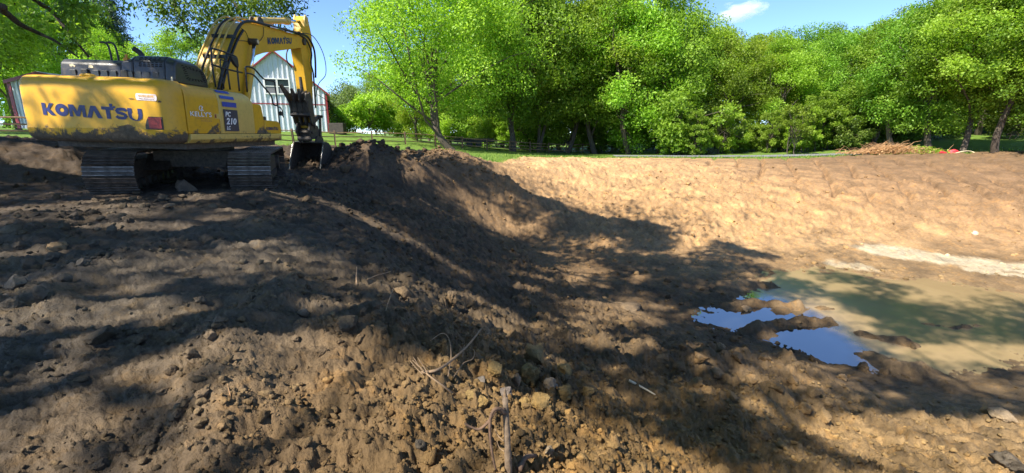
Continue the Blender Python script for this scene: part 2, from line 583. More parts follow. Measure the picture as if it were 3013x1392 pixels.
def _tps_fit(C):
    n = len(C)
    d2 = ((C[:, None, :2] - C[None, :, :2]) ** 2).sum(2)
    K = np.where(d2 > 0, d2 * np.log(d2 + 1e-12) * .5, 0) + np.eye(n) * .25
    P = np.c_[np.ones(n), C[:, :2]]
    A = np.r_[np.c_[K, P], np.c_[P.T, np.zeros((3, 3))]]
    return np.linalg.solve(A, np.r_[C[:, 2], 0, 0, 0])


_W = _tps_fit(_C)


def base_h(x, y):
    r = np.hypot(x, y)
    k = np.minimum(1, 140 / np.maximum(r, 1e-6))
    x, y = x * k, y * k
    out = np.empty(x.shape)
    xf, yf, of = x.ravel(), y.ravel(), out.reshape(-1)
    n = len(_C)
    for s in range(0, len(xf), 40000):
        a, b = xf[s:s + 40000], yf[s:s + 40000]
        d2 = (a[:, None] - _C[None, :, 0]) ** 2 + (b[:, None] - _C[None, :, 1]) ** 2
        of[s:s + 40000] = (d2 * np.log(d2 + 1e-12) * .5) @ _W[:n] + _W[n] + _W[n + 1] * a + _W[n + 2] * b
    return out


# outline of the dug area (world X, Y)
DUG = np.array([(-24, 17.5), (-17, 17.0), (-12.5, 19.5), (-9.5, 22.0), (-6.0, 22.6), (-3.2, 23.6), (-1.0, 25.5), (.8, 31.5), (3.5, 33.8), (9, 34.6), (16, 34.6), (23, 34.8), (29, 36.6), (39, 36.8), (52, 34.0),
                (60, 20), (55, 5), (30, -10), (5, -12), (-18, -10), (-26, 0), (-28, 10)], float)


def poly_dist(x, y, P):
    """signed distance to polygon P, negative inside"""
    d = np.full(x.shape, 1e9)
    inside = np.zeros(x.shape, bool)
    n = len(P)
    for i in range(n):
        a, b = P[i], P[(i + 1) % n]
        ex, ey = b - a
        t = np.clip(((x - a[0]) * ex + (y - a[1]) * ey) / (ex * ex + ey * ey), 0, 1)
        d = np.minimum(d, np.hypot(x - a[0] - t * ex, y - a[1] - t * ey))
        c = ((a[1] > y) != (b[1] > y)) & (x < (b[0] - a[0]) * (y - a[1]) / (b[1] - a[1] + 1e-12) + a[0])
        inside ^= c
    return np.where(inside, -d, d)


def line_dist(x, y, L):
    d = np.full(x.shape, 1e9)
    for a, b in zip(L[:-1], L[1:]):
        ex, ey = b[0] - a[0], b[1] - a[1]
        t = np.clip(((x - a[0]) * ex + (y - a[1]) * ey) / (ex * ex + ey * ey), 0, 1)
        d = np.minimum(d, np.hypot(x - a[0] - t * ex, y - a[1] - t * ey))
    return d


# little windrows the blade and the tracks have pushed up on the bank: (polyline, half width, height)
WINDROWS = [
    ([(-1.15, 1.45), (-1.75, 2.3), (-2.15, 3.1), (-2.25, 4.2)], .24, .11),
    ([(-4.2, 3.6), (-4.6, 4.6), (-4.5, 5.6), (-4.0, 6.6)], .38, .10),
    ([(-6.2, 5.6), (-7.4, 6.6), (-8.3, 7.5)], .40, .09),
    ([(-.55, 3.3), (.1, 2.75), (.75, 2.35)], .26, .10),
    ([(-2.4, 6.9), (-1.2, 5.4), (-.3, 4.2), (.5, 3.4)], .30, .07),
    ([(-4.8, 8.6), (-3.9, 8.1), (-2.9, 8.2)], .35, .10),
    ([(1.2, 5.9), (2.6, 6.4), (4.0, 7.0), (5.2, 7.3)], .55, .22),
    ([(2.0, 4.6), (3.2, 5.3), (4.4, 5.9)], .40, .14),
    # mud bars that break the surface of the pool
    ([tuple(ray_z(*p, -4.6)[:2]) for p in ((2150, 905), (2260, 893), (2340, 905))], .22, .17),
    ([tuple(ray_z(*p, -4.6)[:2]) for p in ((2290, 915), (2380, 905), (2440, 908))], .20, .18),
    ([tuple(ray_z(*p, -4.6)[:2]) for p in ((2220, 975), (2300, 955), (2430, 948))], .26, .21),
    ([tuple(ray_z(*p, -4.6)[:2]) for p in ((2130, 850), (2210, 838), (2260, 842))], .22, .16),
    ([tuple(ray_z(*p, -4.6)[:2]) for p in ((2540, 985), (2610, 1000), (2670, 1010))], .22, .19),
    ([tuple(ray_z(*p, -4.6)[:2]) for p in ((2700, 950), (2800, 965), (2880, 960))], .14, .11),
    ([tuple(ray_z(*p, -4.6)[:2]) for p in ((2560, 1050), (2640, 1085), (2700, 1090))], .25, .18),
]


def lawn_mask(x, y):
    d = poly_dist(x, y, DUG) + .8 * fbm(x * .45, y * .45, 91, 4)
    return sstep(-.25, .35, d)


def rough_amt(x, y):
    """how lumpy the dug soil is"""
    far = sstep(10.5, 16, y) * sstep(1.0, 4.0, x)
    flat_top = sstep(29, 32, y) * sstep(-1, 1, x)
    graded = sstep(15, 18, x + .35 * (y - 20)) * sstep(22, 26, y)
    plateau = sstep(-.2, -1.8, x + .25 * (y - 2)) * sstep(12, 9, y)
    ridge = np.exp(-((x + 4.5) / 4.0) ** 2 - ((y - 18.6) / 2.2) ** 2)
    r = .8 + .30 * far
    r = r * (1 - .55 * flat_top) * (1 - .62 * graded) * (1 - .70 * plateau) * (1 - .35 * ridge)
    return r


def height(x, y, detail=True, base=None):
    x = np.asarray(x, float)
    y = np.asarray(y, float)
    z = base_h(x, y) if base is None else base
    lawn = lawn_mask(x, y)
    dug = 1 - lawn
    for L, w, h in WINDROWS:
        d = line_dist(x, y, L)
        z = z + h * np.exp(-(d / w) ** 2) * (1 + .8 * fbm(x * 2.3, y * 2.3, 41, 2))
    rg = rough_amt(x, y) * dug
    r = np.hypot(x, y)
    near_w = sstep(-4.35, -4.0, z) * .65 + .35          # silt near the water lies flatter
    z = z + .035 * lawn * fbm(x * .3, y * .3, 7, 3)
    z = z + rg * near_w * .17 * fbm(x * .55, y * .55, 11, 3)
    z = z + rg * near_w * .12 * fbm(x * 1.7, y * 1.7, 21, 4, .58, 1)
    z = z + rg * near_w * .075 * fbm(x * 4.3 + .6 * fbm(x * 2, y * 2, 23, 2), y * 4.3, 25, 3, .6, 1)
    # scrape marks: noise drawn out along the digging direction
    a = RAD(-38)
    u, v = x * math.cos(a) + y * math.sin(a), -x * math.sin(a) + y * math.cos(a)
    slope_zone = sstep(-5.5, -3.5, x) * sstep(6, 2.5, x) * sstep(3.5, 6, y) * sstep(21, 17, y)
    z = z + dug * slope_zone * (.085 * fbm(u * .35, v * 2.6, 33, 3) + .06 * fbm(u * .45, v * 7.5, 35, 3, .6))
    # track bar prints across the flat bank
    b = RAD(14)
    u2, v2 = x * math.cos(b) + y * math.sin(b), -x * math.sin(b) + y * math.cos(b)
    plat = sstep(.6, -1.0, x) * sstep(10, 8, y) * dug
    z = z + plat * (.075 * fbm(u2 * .9, v2 * 6.5, 37, 4, .62) + .04 * fbm(u2 * .5, v2 * 2.2, 38, 2))
    # dozer tracks up the far right slope
    c = RAD(62)
    u3, v3 = x * math.cos(c) + y * math.sin(c), -x * math.sin(c) + y * math.cos(c)
    grad = sstep(15, 18, x + .35 * (y - 20)) * sstep(20, 23, y) * dug
    st = np.abs(((v3 * .62 + .25 * fbm(x * .3, y * .3, 51, 2)) % 1.0) - .5)
    z = z - grad * .30 * sstep(.13, .03, st) * sstep(-.45, -.1, fbm(u3 * .35, v3 * .6, 52, 2))
    if detail:
        cut = sstep(30, 8, r)
        wx, wy = .35 * fbm(x * 3, y * 3, 64, 3), .35 * fbm(x * 3, y * 3, 65, 3)
        patch = sstep(-.28, .30, fbm(x * .8, y * .8, 66, 3))
        z = z + rg * near_w * .085 * patch * blocks(x * 3.6 + wx, y * 3.6 + wy, 201)
        z = z + rg * near_w * .040 * (.35 + .65 * patch) * blocks(x * 9.5 + wx * 2, y * 9.5 + wy * 2, 203)
        z = z + dug * (.25 + .6 * rg) * .014 * blocks(x * 24 + wx * 5, y * 24 + wy * 5, 205) * sstep(12, 6, r)
        d1, v1 = cells(x * 3.1 + .3 * fbm(x * 4, y * 4, 61, 2), y * 3.1, 5)
        z = z + rg * near_w * .085 * np.maximum(0, .62 - d1) * 1.6 * (v1 > .42) * (.5 + v1)
        d2, v2_ = cells(x * 8.5 + .3 * fbm(x * 9, y * 9, 62, 2), y * 8.5, 9)
        z = z + rg * near_w * .034 * np.maximum(0, .62 - d2) * 1.6 * (v2_ > .3) * (.4 + v2_) * (.35 + .65 * cut)
        z = z + rg * .030 * fbm(x * 6.2, y * 6.2, 71, 4, .6, 1) * (.4 + .6 * cut)
        z = z + dug * .026 * fbm(x * 14, y * 14, 81, 4, .66, 1) * (.25 + .75 * cut)
        crumb = sstep(-.8, .4, x + .25 * (y - 2)) * sstep(8, 5, y) + .4
        d3, v3_ = cells(x * 22 + .4 * fbm(x * 20, y * 20, 63, 2), y * 22, 15)
        z = z + dug * crumb * .022 * np.maximum(0, .6 - d3) * 1.7 * (v3_ > .35) * (.3 + v3_) * sstep(9, 5, r)
    return z


# soil colours by place (albedo): (X, Y, colour, weight)
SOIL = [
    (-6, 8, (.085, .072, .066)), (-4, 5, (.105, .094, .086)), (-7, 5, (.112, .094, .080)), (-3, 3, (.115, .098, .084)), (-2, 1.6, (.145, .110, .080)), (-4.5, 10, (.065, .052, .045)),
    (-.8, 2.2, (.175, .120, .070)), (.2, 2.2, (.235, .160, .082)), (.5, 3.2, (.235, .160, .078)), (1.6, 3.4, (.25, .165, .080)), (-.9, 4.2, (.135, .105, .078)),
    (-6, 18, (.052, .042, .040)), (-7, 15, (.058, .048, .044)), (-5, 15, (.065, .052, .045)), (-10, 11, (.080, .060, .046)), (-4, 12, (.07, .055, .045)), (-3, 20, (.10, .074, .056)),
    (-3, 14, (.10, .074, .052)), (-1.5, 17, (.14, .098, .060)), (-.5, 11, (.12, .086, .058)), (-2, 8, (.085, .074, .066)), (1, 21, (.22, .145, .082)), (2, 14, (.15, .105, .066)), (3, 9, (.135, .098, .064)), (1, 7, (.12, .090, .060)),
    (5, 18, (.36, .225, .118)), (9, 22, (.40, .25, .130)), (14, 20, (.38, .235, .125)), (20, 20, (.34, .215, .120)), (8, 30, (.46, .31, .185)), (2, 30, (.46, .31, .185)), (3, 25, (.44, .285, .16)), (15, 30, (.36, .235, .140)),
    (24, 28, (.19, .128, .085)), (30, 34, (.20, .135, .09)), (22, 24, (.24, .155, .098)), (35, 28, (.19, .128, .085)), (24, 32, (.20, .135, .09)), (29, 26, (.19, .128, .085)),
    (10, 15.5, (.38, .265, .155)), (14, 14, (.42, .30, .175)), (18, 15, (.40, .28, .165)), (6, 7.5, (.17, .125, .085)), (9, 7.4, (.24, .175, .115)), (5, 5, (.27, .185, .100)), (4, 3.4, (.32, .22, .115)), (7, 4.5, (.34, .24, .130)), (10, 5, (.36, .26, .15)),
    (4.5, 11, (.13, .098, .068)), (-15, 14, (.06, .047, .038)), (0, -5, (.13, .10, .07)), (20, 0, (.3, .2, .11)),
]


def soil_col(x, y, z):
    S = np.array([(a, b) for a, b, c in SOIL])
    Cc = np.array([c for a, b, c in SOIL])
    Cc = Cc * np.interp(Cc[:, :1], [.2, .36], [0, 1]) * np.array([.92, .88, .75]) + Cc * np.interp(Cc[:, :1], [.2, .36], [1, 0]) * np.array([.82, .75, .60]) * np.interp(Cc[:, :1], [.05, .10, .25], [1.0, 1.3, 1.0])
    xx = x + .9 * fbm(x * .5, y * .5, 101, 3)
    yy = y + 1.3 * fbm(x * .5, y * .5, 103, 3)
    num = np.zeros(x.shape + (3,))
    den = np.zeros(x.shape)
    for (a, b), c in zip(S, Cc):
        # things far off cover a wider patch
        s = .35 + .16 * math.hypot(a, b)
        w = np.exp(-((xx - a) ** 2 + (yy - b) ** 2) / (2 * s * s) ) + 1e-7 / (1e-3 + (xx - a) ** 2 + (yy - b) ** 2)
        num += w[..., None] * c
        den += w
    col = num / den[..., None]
    # clay streaks
    k = fbm(x * .9, y * .9, 111, 4)
    col = col * (1 + .45 * k[..., None] * np.array([1.0, .95, .8]))
    # dried pale silt at the far edge of the pool
    d = line_dist(x, y, [(14.2, 16.6), (16.5, 15.4), (19.0, 14.2), (22.5, 13.0)])
    d2 = line_dist(x, y, [(15.8, 14.5), (18.6, 13.4), (21, 12.6)])
    d3 = line_dist(x, y, [(11.5, 15.2), (12.4, 14.8)])
    q = sstep(.95, .5, d + .45 * fbm(x * 1.6, y * 1.6, 121, 4)) + sstep(.42, .2, d2 + .35 * fbm(x * 2, y * 2, 122, 3)) + .8 * sstep(.5, .2, d3 + .4 * fbm(x * 2, y * 2, 123, 3))
    q = (np.clip(q, 0, 1) * sstep(-.45, .15, fbm(x * 3.2, y * 3.2, 125, 4, .6) + .25))[..., None]
    col = col * (1 - q) + np.array([.40, .335, .225]) * q
    # damp soil at the water's edge
    wet = sstep(WATER_Z + .34, WATER_Z + .02, z + .06 * k)[..., None] * (1 - q)
    col = col * (1 - .42 * wet)
    return np.clip(col, .01, .9)


def build_ground():
    az_f = np.linspace(-56, 56, 730)
    az_b = np.linspace(56, 304, 80)[1:-1]
    az = np.radians(np.r_[az_f, az_b])
    rr = [.45]
    while rr[-1] < 40: rr.append(rr[-1] * 1.0067)
    while rr[-1] < 180: rr.append(rr[-1] * 1.03)
    while rr[-1] < 4000: rr.append(rr[-1] * 1.25)
    rr = np.array(rr)
    na, nr = len(az), len(rr)
    A, Rr = np.meshgrid(az, rr)
    X, Y = Rr * np.sin(A), Rr * np.cos(A)
    # the broad shape is smooth: work it out on every fourth ring and fill in between
    ri = np.unique(np.r_[np.arange(0, nr, 4), nr - 1])
    B = base_h(X[ri], Y[ri])
    t = np.interp(np.arange(nr), ri, np.arange(len(ri)))
    i0 = np.minimum(t.astype(int), len(ri) - 2)
    f = (t - i0)[:, None]
    Z = height(X, Y, True, B[i0] * (1 - f) + B[i0 + 1] * f)
    V = np.stack([X, Y, Z], -1).reshape(-1, 3)
    i = np.arange(nr - 1)[:, None] * na
    j = np.arange(na)[None, :]
    j2 = (j + 1) % na
    F = np.stack([i + j, i + na + j, i + na + j2, i + j2], -1).reshape(-1, 4)[:, ::-1]
    me = np_mesh('ground', V, F, True, MAT['ground'])
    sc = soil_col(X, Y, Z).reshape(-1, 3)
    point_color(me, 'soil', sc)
    lw = lawn_mask(X, Y).reshape(-1)
    point_color(me, 'lawn', np.repeat(lw[:, None], 3, 1))
    o = link_mesh('ground', me)
    tag(o, 'dug brown and tan earth of the pit with lawn beyond', 'ground', kind='structure')
    # patch under the tripod of the viewer
    n = 48
    a = np.linspace(0, 2 * math.pi, n, endpoint=False)
    return o


ground = build_ground()


def hz(x, y):
    return float(height(np.array([x]), np.array([y]))[0])


# pool and puddles: one still sheet, the banks rise through it
def build_water():
    V, F = [], []
    xs = np.linspace(2.5, 34, 40)
    ys = np.linspace(6.0, 18.2, 20)
    X, Y = np.meshgrid(xs, ys)
    V = np.stack([X, Y, np.full(X.shape, WATER_Z)], -1).reshape(-1, 3)
    nx = len(xs)
    i = np.arange(len(ys) - 1)[:, None] * nx
    j = np.arange(nx - 1)[None, :]
    F = np.stack([i + j, i + j + 1, i + nx + j + 1, i + nx + j], -1).reshape(-1, 4)
    o = link_mesh('water', np_mesh('water', V, F, True, MAT['water']))
    tag(o, 'shallow muddy pool at the bottom of the pit', 'water', kind='structure')


build_water()


def strip_road(name, pts, width, label):
    P = smooth_path([(a, b, 0) for a, b in pts], 14)
    V, F = [], []
    for k, p in enumerate(P):
        a, b = np.array(P[max(k - 1, 0)]), np.array(P[min(k + 1, len(P) - 1)])
        t = (b - a)[:2]
        t = t / np.linalg.norm(t)
        nrm = np.array([-t[1], t[0]])
        for s in (-1, -.33, .33, 1):
            q = np.array(p[:2]) + nrm * s * width / 2
            V.append((q[0], q[1], 0))
    V = np.array(V)
    h = height(V[:, 0], V[:, 1], False)
    h = h.reshape(-1, 4)
    h[:] = np.maximum(h.mean(1, keepdims=True), h - .02)
    V[:, 2] = h.reshape(-1) + .05
    for k in range(len(P) - 1):
        for s in range(3):
            a = k * 4 + s
            F.append((a, a + 1, a + 5, a + 4))
    o = link_mesh(name, np_mesh(name, V, np.array(F)[:, ::-1], True, MAT['road']))
    tag(o, label, 'road', kind='structure')


strip_road('road', [(9, 39.5), (18, 38.6), (27, 38.4), (35, 38.8)], 3.0, 'narrow grey asphalt lane behind the far bank')
strip_road('driveway', [(-60, 26.5), (-40, 24.0), (-30, 22.6), (-24, 21.8), (-19, 21.6)], 2.4, 'grey driveway in front of the fence at the left')

# ------------------------------------------------------------------ lettering
def strokes_mesh(parts):
    """parts: list of ('poly', pts) or ('stroke', pts, width, closed) -> verts (2D), faces"""
    V, F = [], []
    for p in parts:
        if p[0] == 'poly':
            b = len(V)
            V += list(p[1])
            F.append(tuple(range(b, b + len(p[1]))))
        else:
            pts, w, closed = [np.array(q, float) for q in p[1]], p[2], p[3]
            n = len(pts)
            b = len(V)
            for i in range(n):
                a = pts[i - 1] if (i > 0 or closed) else pts[i]
                c = pts[(i + 1) % n] if (i < n - 1 or closed) else pts[i]
                t = (c - a) / (np.linalg.norm(c - a) + 1e-9)
                nn = np.array([-t[1], t[0]])
                V += [tuple(pts[i] + nn * w / 2), tuple(pts[i] - nn * w / 2)]
            for i in range(n if closed else n - 1):
                j = (i + 1) % n
                F.append((b + 2 * i, b + 2 * i + 1, b + 2 * j + 1, b + 2 * j))
    return V, F


def arc(cx, cy, rx, ry, a0, a1, n):
    return [(cx + rx * math.cos(RAD(a0 + (a1 - a0) * k / n)), cy + ry * math.sin(RAD(a0 + (a1 - a0) * k / n))) for k in range(n + 1)]


def heavy_word():
    """the maker's heavy block lettering, unit height, total width returned"""
    letters = []
    def shift(parts, dx):
        out = []
        for p in parts:
            q = [(x + dx, y) for x, y in p[1]]
            out.append(('poly', q) if p[0] == 'poly' else ('stroke', q, p[2], p[3]))
        return out
    K = [('poly', [(0, 0), (.30, 0), (.30, 1), (0, 1)]), ('poly', [(.30, .40), (.62, 1), (.95, 1), (.58, .52), (.30, .52)]), ('poly', [(.30, .40), (.30, .52), (.58, .56), (1.0, 0), (.64, 0)])]
    O = [('stroke', arc(.5, .5, .335, .345, 0, 345, 23), .33, True)]
    M = [('poly', [(0, 0), (.26, 0), (.26, .62), (.26, 1), (0, 1)]), ('poly', [(.26, 1), (.26, .62), (.50, .05), (.62, .05), (.62, .48), (.40, 1)]), ('poly', [(.62, .05), (.74, .05), (.98, .62), (.98, 1), (.84, 1), (.62, .48)]), ('poly', [(.98, 0), (1.24, 0), (1.24, 1), (.98, 1)])]
    A = [('poly', [(0, 0), (.33, 0), (.56, .62), (.56, 1), (.38, 1)]), ('poly', [(.56, .62), (.79, 0), (1.12, 0), (.74, 1), (.56, 1)])]
    T = [('poly', [(0, .74), (.86, .74), (.86, 1), (0, 1)]), ('poly', [(.29, 0), (.59, 0), (.59, .74), (.29, .74)]), ('poly', [(.60, 1.0), (.82, 1.0), (.82, 1.27), (.60, 1.27)]), ('poly', [(.86, .92), (1.0, .92), (1.0, 1.08), (.86, 1.08)])]
    S = [('stroke', [(.83, .74), (.72, .86), (.5, .875), (.26, .84), (.16, .72), (.22, .58), (.45, .52), (.66, .45), (.76, .31), (.66, .16), (.45, .125), (.20, .15), (.07, .27)], .25, False)]
    U = [('stroke', [(.15, 1), (.15, .45), (.20, .25), (.34, .14), (.5, .12), (.66, .14), (.80, .25), (.85, .45), (.85, 1)], .30, False)]
    x = 0
    allp = []
    for g, w in ((K, .98), (O, 1.0), (M, 1.24), (A, 1.10), (T, .88), (S, .88), (U, 1.0)):
        allp += shift(g, x + .02)
        x += w + .035
    V, F = strokes_mesh(allp)
    return V, F, x


def font_word(s, shear=0.0, bold=.0):
    cu = bpy.data.curves.new('tmp_text', 'FONT')
    cu.body = s
    cu.size = 1.0
    cu.shear = shear
    cu.offset = bold
    cu.resolution_u = 3
    o = bpy.data.objects.new('tmp_text', cu)
    COL.objects.link(o)
    bpy.context.view_layer.update()
    me = bpy.data.meshes.new_from_object(o.evaluated_get(bpy.context.evaluated_depsgraph_get()))
    V = [(v.co.x, v.co.y) for v in me.vertices]
    F = [tuple(p.vertices) for p in me.polygons]
    bpy.data.objects.remove(o)
    bpy.data.meshes.remove(me)
    bpy.data.curves.remove(cu)
    x0, x1 = min(v[0] for v in V), max(v[0] for v in V)
    y0, y1 = min(v[1] for v in V), max(v[1] for v in V)
    return [((x - x0) / (x1 - x0), (y - y0) / (y1 - y0)) for x, y in V], F


def decal(name, V, F, fn, mat, parent):
    """flat print laid on a surface by fn(u, v) -> point"""
    o = MB().add([fn(u, v) for u, v in V], F).build(name, mat, parent)
    return o


# ------------------------------------------------------------------ excavator (x forward, y left, z up, origin on the ground at the slew centre)
def build_excavator():
    root = empty('excavator')
    root.matrix_world = Matrix(((-.0283, -.9992, .0286, -7.596), (.9996, -.0283, .0012, 11.102), (-.0004, .0286, .9996, -1.245), (0, 0, 0, 1)))
    tag(root, 'large yellow crawler excavator with black engine hood, parked on the bank above the pit', 'excavator')
    Y, YC, YP, YB, BK, BP = MAT['yellow'], MAT['yellow_cw'], MAT['yellow_pale'], MAT['yellow_boom'], MAT['black'], MAT['black_paint']

    # ---- counterweight
    def cw_plan(y, d=0.0):
        W = max(1.355 - d, 1.13)
        a = abs(y)
        if a < 1.12: x = -3.07 + .055 * a * a
        else:
            t = min(1, (a - 1.12) / (W - 1.12))
            x = -3.00 + .42 * (1 - math.sqrt(max(0, 1 - t * t)))
        return x + d
    ys = [-1.12 + 2.24 * k / 20 for k in range(21)]
    ts = [math.sin(math.pi / 2 * k / 8) for k in range(1, 9)]
    prof = [(1.095, .20), (1.10, .13), (1.125, .075), (1.17, .030), (1.24, .008), (1.325, .0), (1.335, .012), (1.45, .014), (1.7, .012), (1.9, .012), (2.02, .016), (2.10, .028), (2.155, .05), (2.195, .085), (2.22, .14), (2.235, .22)]
    rings = []
    for z, d in prof:
        W = 1.355 - d
        yy = [-(1.12 + (max(W, 1.13) - 1.12) * t) for t in reversed(ts)] + ys + [1.12 + (max(W, 1.13) - 1.12) * t for t in ts]
        ring = [(-2.545, yy[0], z)] + [(cw_plan(q, d), q, z) for q in yy] + [(-2.545, yy[-1], z)]
        rings.append(ring)
    m = MB()
    n = len(rings[0])
    vs = [(p[0], p[1] if p[1] < 0 else p[1] * .965, p[2]) for r in rings for p in r]
    fs = []
    for i in range(len(rings) - 1):
        for k in range(n - 1):
            fs.append((i * n + k, (i + 1) * n + k, (i + 1) * n + k + 1, i * n + k + 1))
        fs.append((i * n + n - 1, (i + 1) * n + n - 1, (i + 1) * n, i * n))
    fs.append(tuple(range(n)))
    fs.append(tuple((len(rings) - 1) * n + k for k in range(n - 1, -1, -1)))
    m.add(vs, fs)
    cw = m.build('counterweight', YC, root, auto=40)
    def cwx(y, z, off=.006):
        d = np.interp(z, [p[0] for p in prof], [p[1] for p in prof])
        return cw_plan(y, float(d)) - off
    # word on the rear: from y=.78 to y=-.90, drooping slightly to the right end
    V, F, wid = heavy_word()
    def on_rear(u, v):
        t = u / wid
        y = .78 - 1.70 * t
        z = 1.545 - .055 * t + .205 * v
        return (cwx(y, z), y, z)
    decal('lettering', V, F, on_rear, MAT['navy'], cw)
    # worn patch torn out of the last letter, bare yellow
    rnd = random.Random(4)
    pts = [(.045 * (1 + .5 * rnd.random()) * math.cos(2 * math.pi * k / 11), .055 * (1 + .5 * rnd.random()) * math.sin(2 * math.pi * k / 11)) for k in range(11)]
    decal('worn_patch', pts, [tuple(range(11))], lambda u, v: (cwx(-.80 + u, 1.575 + v, .011), -.80 + u, 1.575 + v), MAT['yellow'], cw)
    # warning sticker
    V = arc(.06, .5, .06, .5, 90, 270, 6) + arc(.94, .5, .06, .5, -90, 90, 6)
    def on_warn(u, v, o=.006):
        y, z = -.85 - .33 * u, 1.845 + .115 * v - .01 * u
        return (cwx(y, z, o), y, z)
    st = decal('warning_sticker', V, [tuple(range(len(V)))][:1], on_warn, MAT['pinkwhite'], cw)
    V, F = font_word('Keep off swing area', 0, .01)
    decal('lettering', [(.16 + .74 * u, .10 + .26 * v) for u, v in V], F, lambda u, v: on_warn(u, v, .010), MAT['navy_plate'], st)
    V, F = font_word('WARNING', 0, .02)
    decal('lettering', [(.12 + .76 * u, .48 + .34 * v) for u, v in V], F, lambda u, v: on_warn(u, v, .010), MAT['tan_decal'], st)
    # rust scratch and mud splashes on the rear
    for yy, zz, pts in ((-.73, 1.865, [(0, .012), (.03, .0), (.05, .008), (.12, -.006), (.05, -.008), (.02, -.014)]), (-1.19, 1.83, [(0, .012), (.02, .02), (.04, .0), (.03, -.016), (.005, -.01)])):
        decal('scratch', [(u, v) for u, v in pts], [tuple(range(len(pts)))], lambda u, v: (cwx(yy - u, zz + v, .009), yy - u, zz + v), MAT['bark_strip'], cw)
    # red reflector in a shallow frame
    def on_refl(u, v, o):
        y, z = -1.00 - .20 * u, 1.355 + .20 * v
        return (cwx(y, z, o), y, z)
    m = MB()
    fr = [(-.25, -.05), (1.06, -.05), (1.06, 1.06), (.1, 1.06), (-.1, .75), (-.25, .3)]
    m.add([on_refl(u, v, .004) for u, v in fr] + [on_refl(u, v, .022) for u, v in fr], [tuple(range(6)), tuple(range(11, 5, -1))] + [(i, (i + 1) % 6, (i + 1) % 6 + 6, i + 6) for i in range(6)])
    rf = m.build('reflector_recess', MAT['steel_dark'], cw)
    decal('reflector', [(.05, .03), (1, .03), (1, 1), (.05, 1)], [(0, 1, 2, 3)], lambda u, v: on_refl(u, v, .026), MAT['red'], rf)
    # lifting lug pocket on the top edge
    m = MB()
    m.tube(smooth_path([(-2.80, .19, 2.19), (-2.86, .15, 2.235), (-2.87, .05, 2.25), (-2.86, -.05, 2.235), (-2.80, -.09, 2.19)], 4), [.03] * 17, 8)
    m.build('lifting_lug', YC, cw, smooth=True)
    m = MB().tube([(-2.905, .16, 2.155), (-2.905, -.04, 2.15)], [.03, .03], 8)
    m.build('lug_pocket', MAT['dark_hole'], cw)
    m = MB().tube([(-2.53, -1.18, 2.19), (-2.53, -1.18, 2.26), (-2.50, -1.16, 2.29), (-2.46, -1.13, 2.26), (-2.46, -1.13, 2.19)], .014, 6)
    m.build('lifting_eye', MAT['hose'], cw)

    # ---- main deck and skirt
    m = MB()
    m.box(-2.42, 1.05, -1.20, 1.20, .98, 1.20)
    m.build('deck_frame', MAT['steel_dark'], root)
    m = MB()
    m.prism([(-1.20, 1.09), (-1.30, 1.10), (-1.37, 1.17), (-1.375, 1.275), (-1.20, 1.275)], -2.50, 1.10, 'x', None)
    m.build('side_skirt', YP, root, bevel=.012)
    m = MB()
    m.prism([(1.20, 1.09), (1.20, 1.275), (1.375, 1.275), (1.37, 1.17), (1.30, 1.10)], -2.50, 1.10, 'x', None)
    m.build('side_skirt', YP, root, bevel=.012)

    # ---- side body panels: section in y,z with a rounded shoulder
    def section(y_out, top):
        s = [(y_out + .015, 1.28), (y_out, 1.34), (y_out, top - .28)]
        s += [(y_out + .20 * (1 - math.cos(RAD(a))), top - .28 + .27 * math.sin(RAD(a))) for a in (15, 30, 45, 60, 75, 90)]
        return s
    def panel(name, x0, x1, mat, y_out=-1.355, top=2.215, x1top=None):
        s = section(y_out, top)
        s = s + [(-.62, top - .01), (-.62, 1.28)]
        m = MB()
        n = len(s)
        def xe(z):
            if x1top is None: return x1
            t = max(0, (z - 1.85) / (top - 1.85))
            return x1 - (x1 - x1top) * t ** 3
        vs = [(x0, a, b) for a, b in s] + [(xe(b), a, b) for a, b in s]
        fs = [tuple(range(n - 1, -1, -1)), tuple(range(n, 2 * n))] + [(i, (i + 1) % n, (i + 1) % n + n, i + n) for i in range(n)]
        m.add(vs, fs)
        return m.build(name, mat, root, bevel=.010, auto=28)
    door = panel('engine_door', -2.515, -1.52, Y)
    tank = panel('fuel_tank_cover', -1.50, -.16, YP, -1.350, 2.21, -.34)
    # left side of the body (behind, seldom seen) and the floor of the bay
    m = MB()
    m.box(-2.52, -.30, .62, 1.345, 1.28, 2.19)
    m.build('left_engine_door', Y, root, bevel=.04)
    m = MB()
    m.box(-2.60, -.62, -1.10, .60, 1.22, 2.12)
    m.build('engine_bay', MAT['steel_dark'], root)

    def side(u, v, o=.008):
        # print on the flat of the right side
        def off(z):
            t = z - 1.935
            if t <= 0: return 0.0
            s = min(1, t / .27)
            return .20 * (1 - math.cos(math.asin(s)))
        return (u, -1.355 - o + off(v), v)
    def quad(name, x0, x1, z0, z1, mat, par, o=.008, skew=0.0):
        k = 5
        V, F = [], []
        for i in range(k + 1):
            z = z0 + (z1 - z0) * i / k
            dx = skew * i / k
            V += [side(x0 + dx, z, o), side(x1 + dx, z, o)]
        for i in range(k):
            F.append((2 * i, 2 * i + 1, 2 * i + 3, 2 * i + 2))
        return MB().add(V, F).build(name, mat, par)
    quad('blue_stripe', -1.45, -.98, 2.125, 2.175, MAT['blue'], tank)
    quad('blue_stripe', -1.42, -.92, 2.005, 2.070, MAT['blue'], tank)
    quad('blue_stripe', -1.39, -.87, 1.845, 1.945, MAT['blue'], tank)
    pl = quad('model_plate', -1.375, -.855, 1.335, 1.79, MAT['navy_plate'], tank)
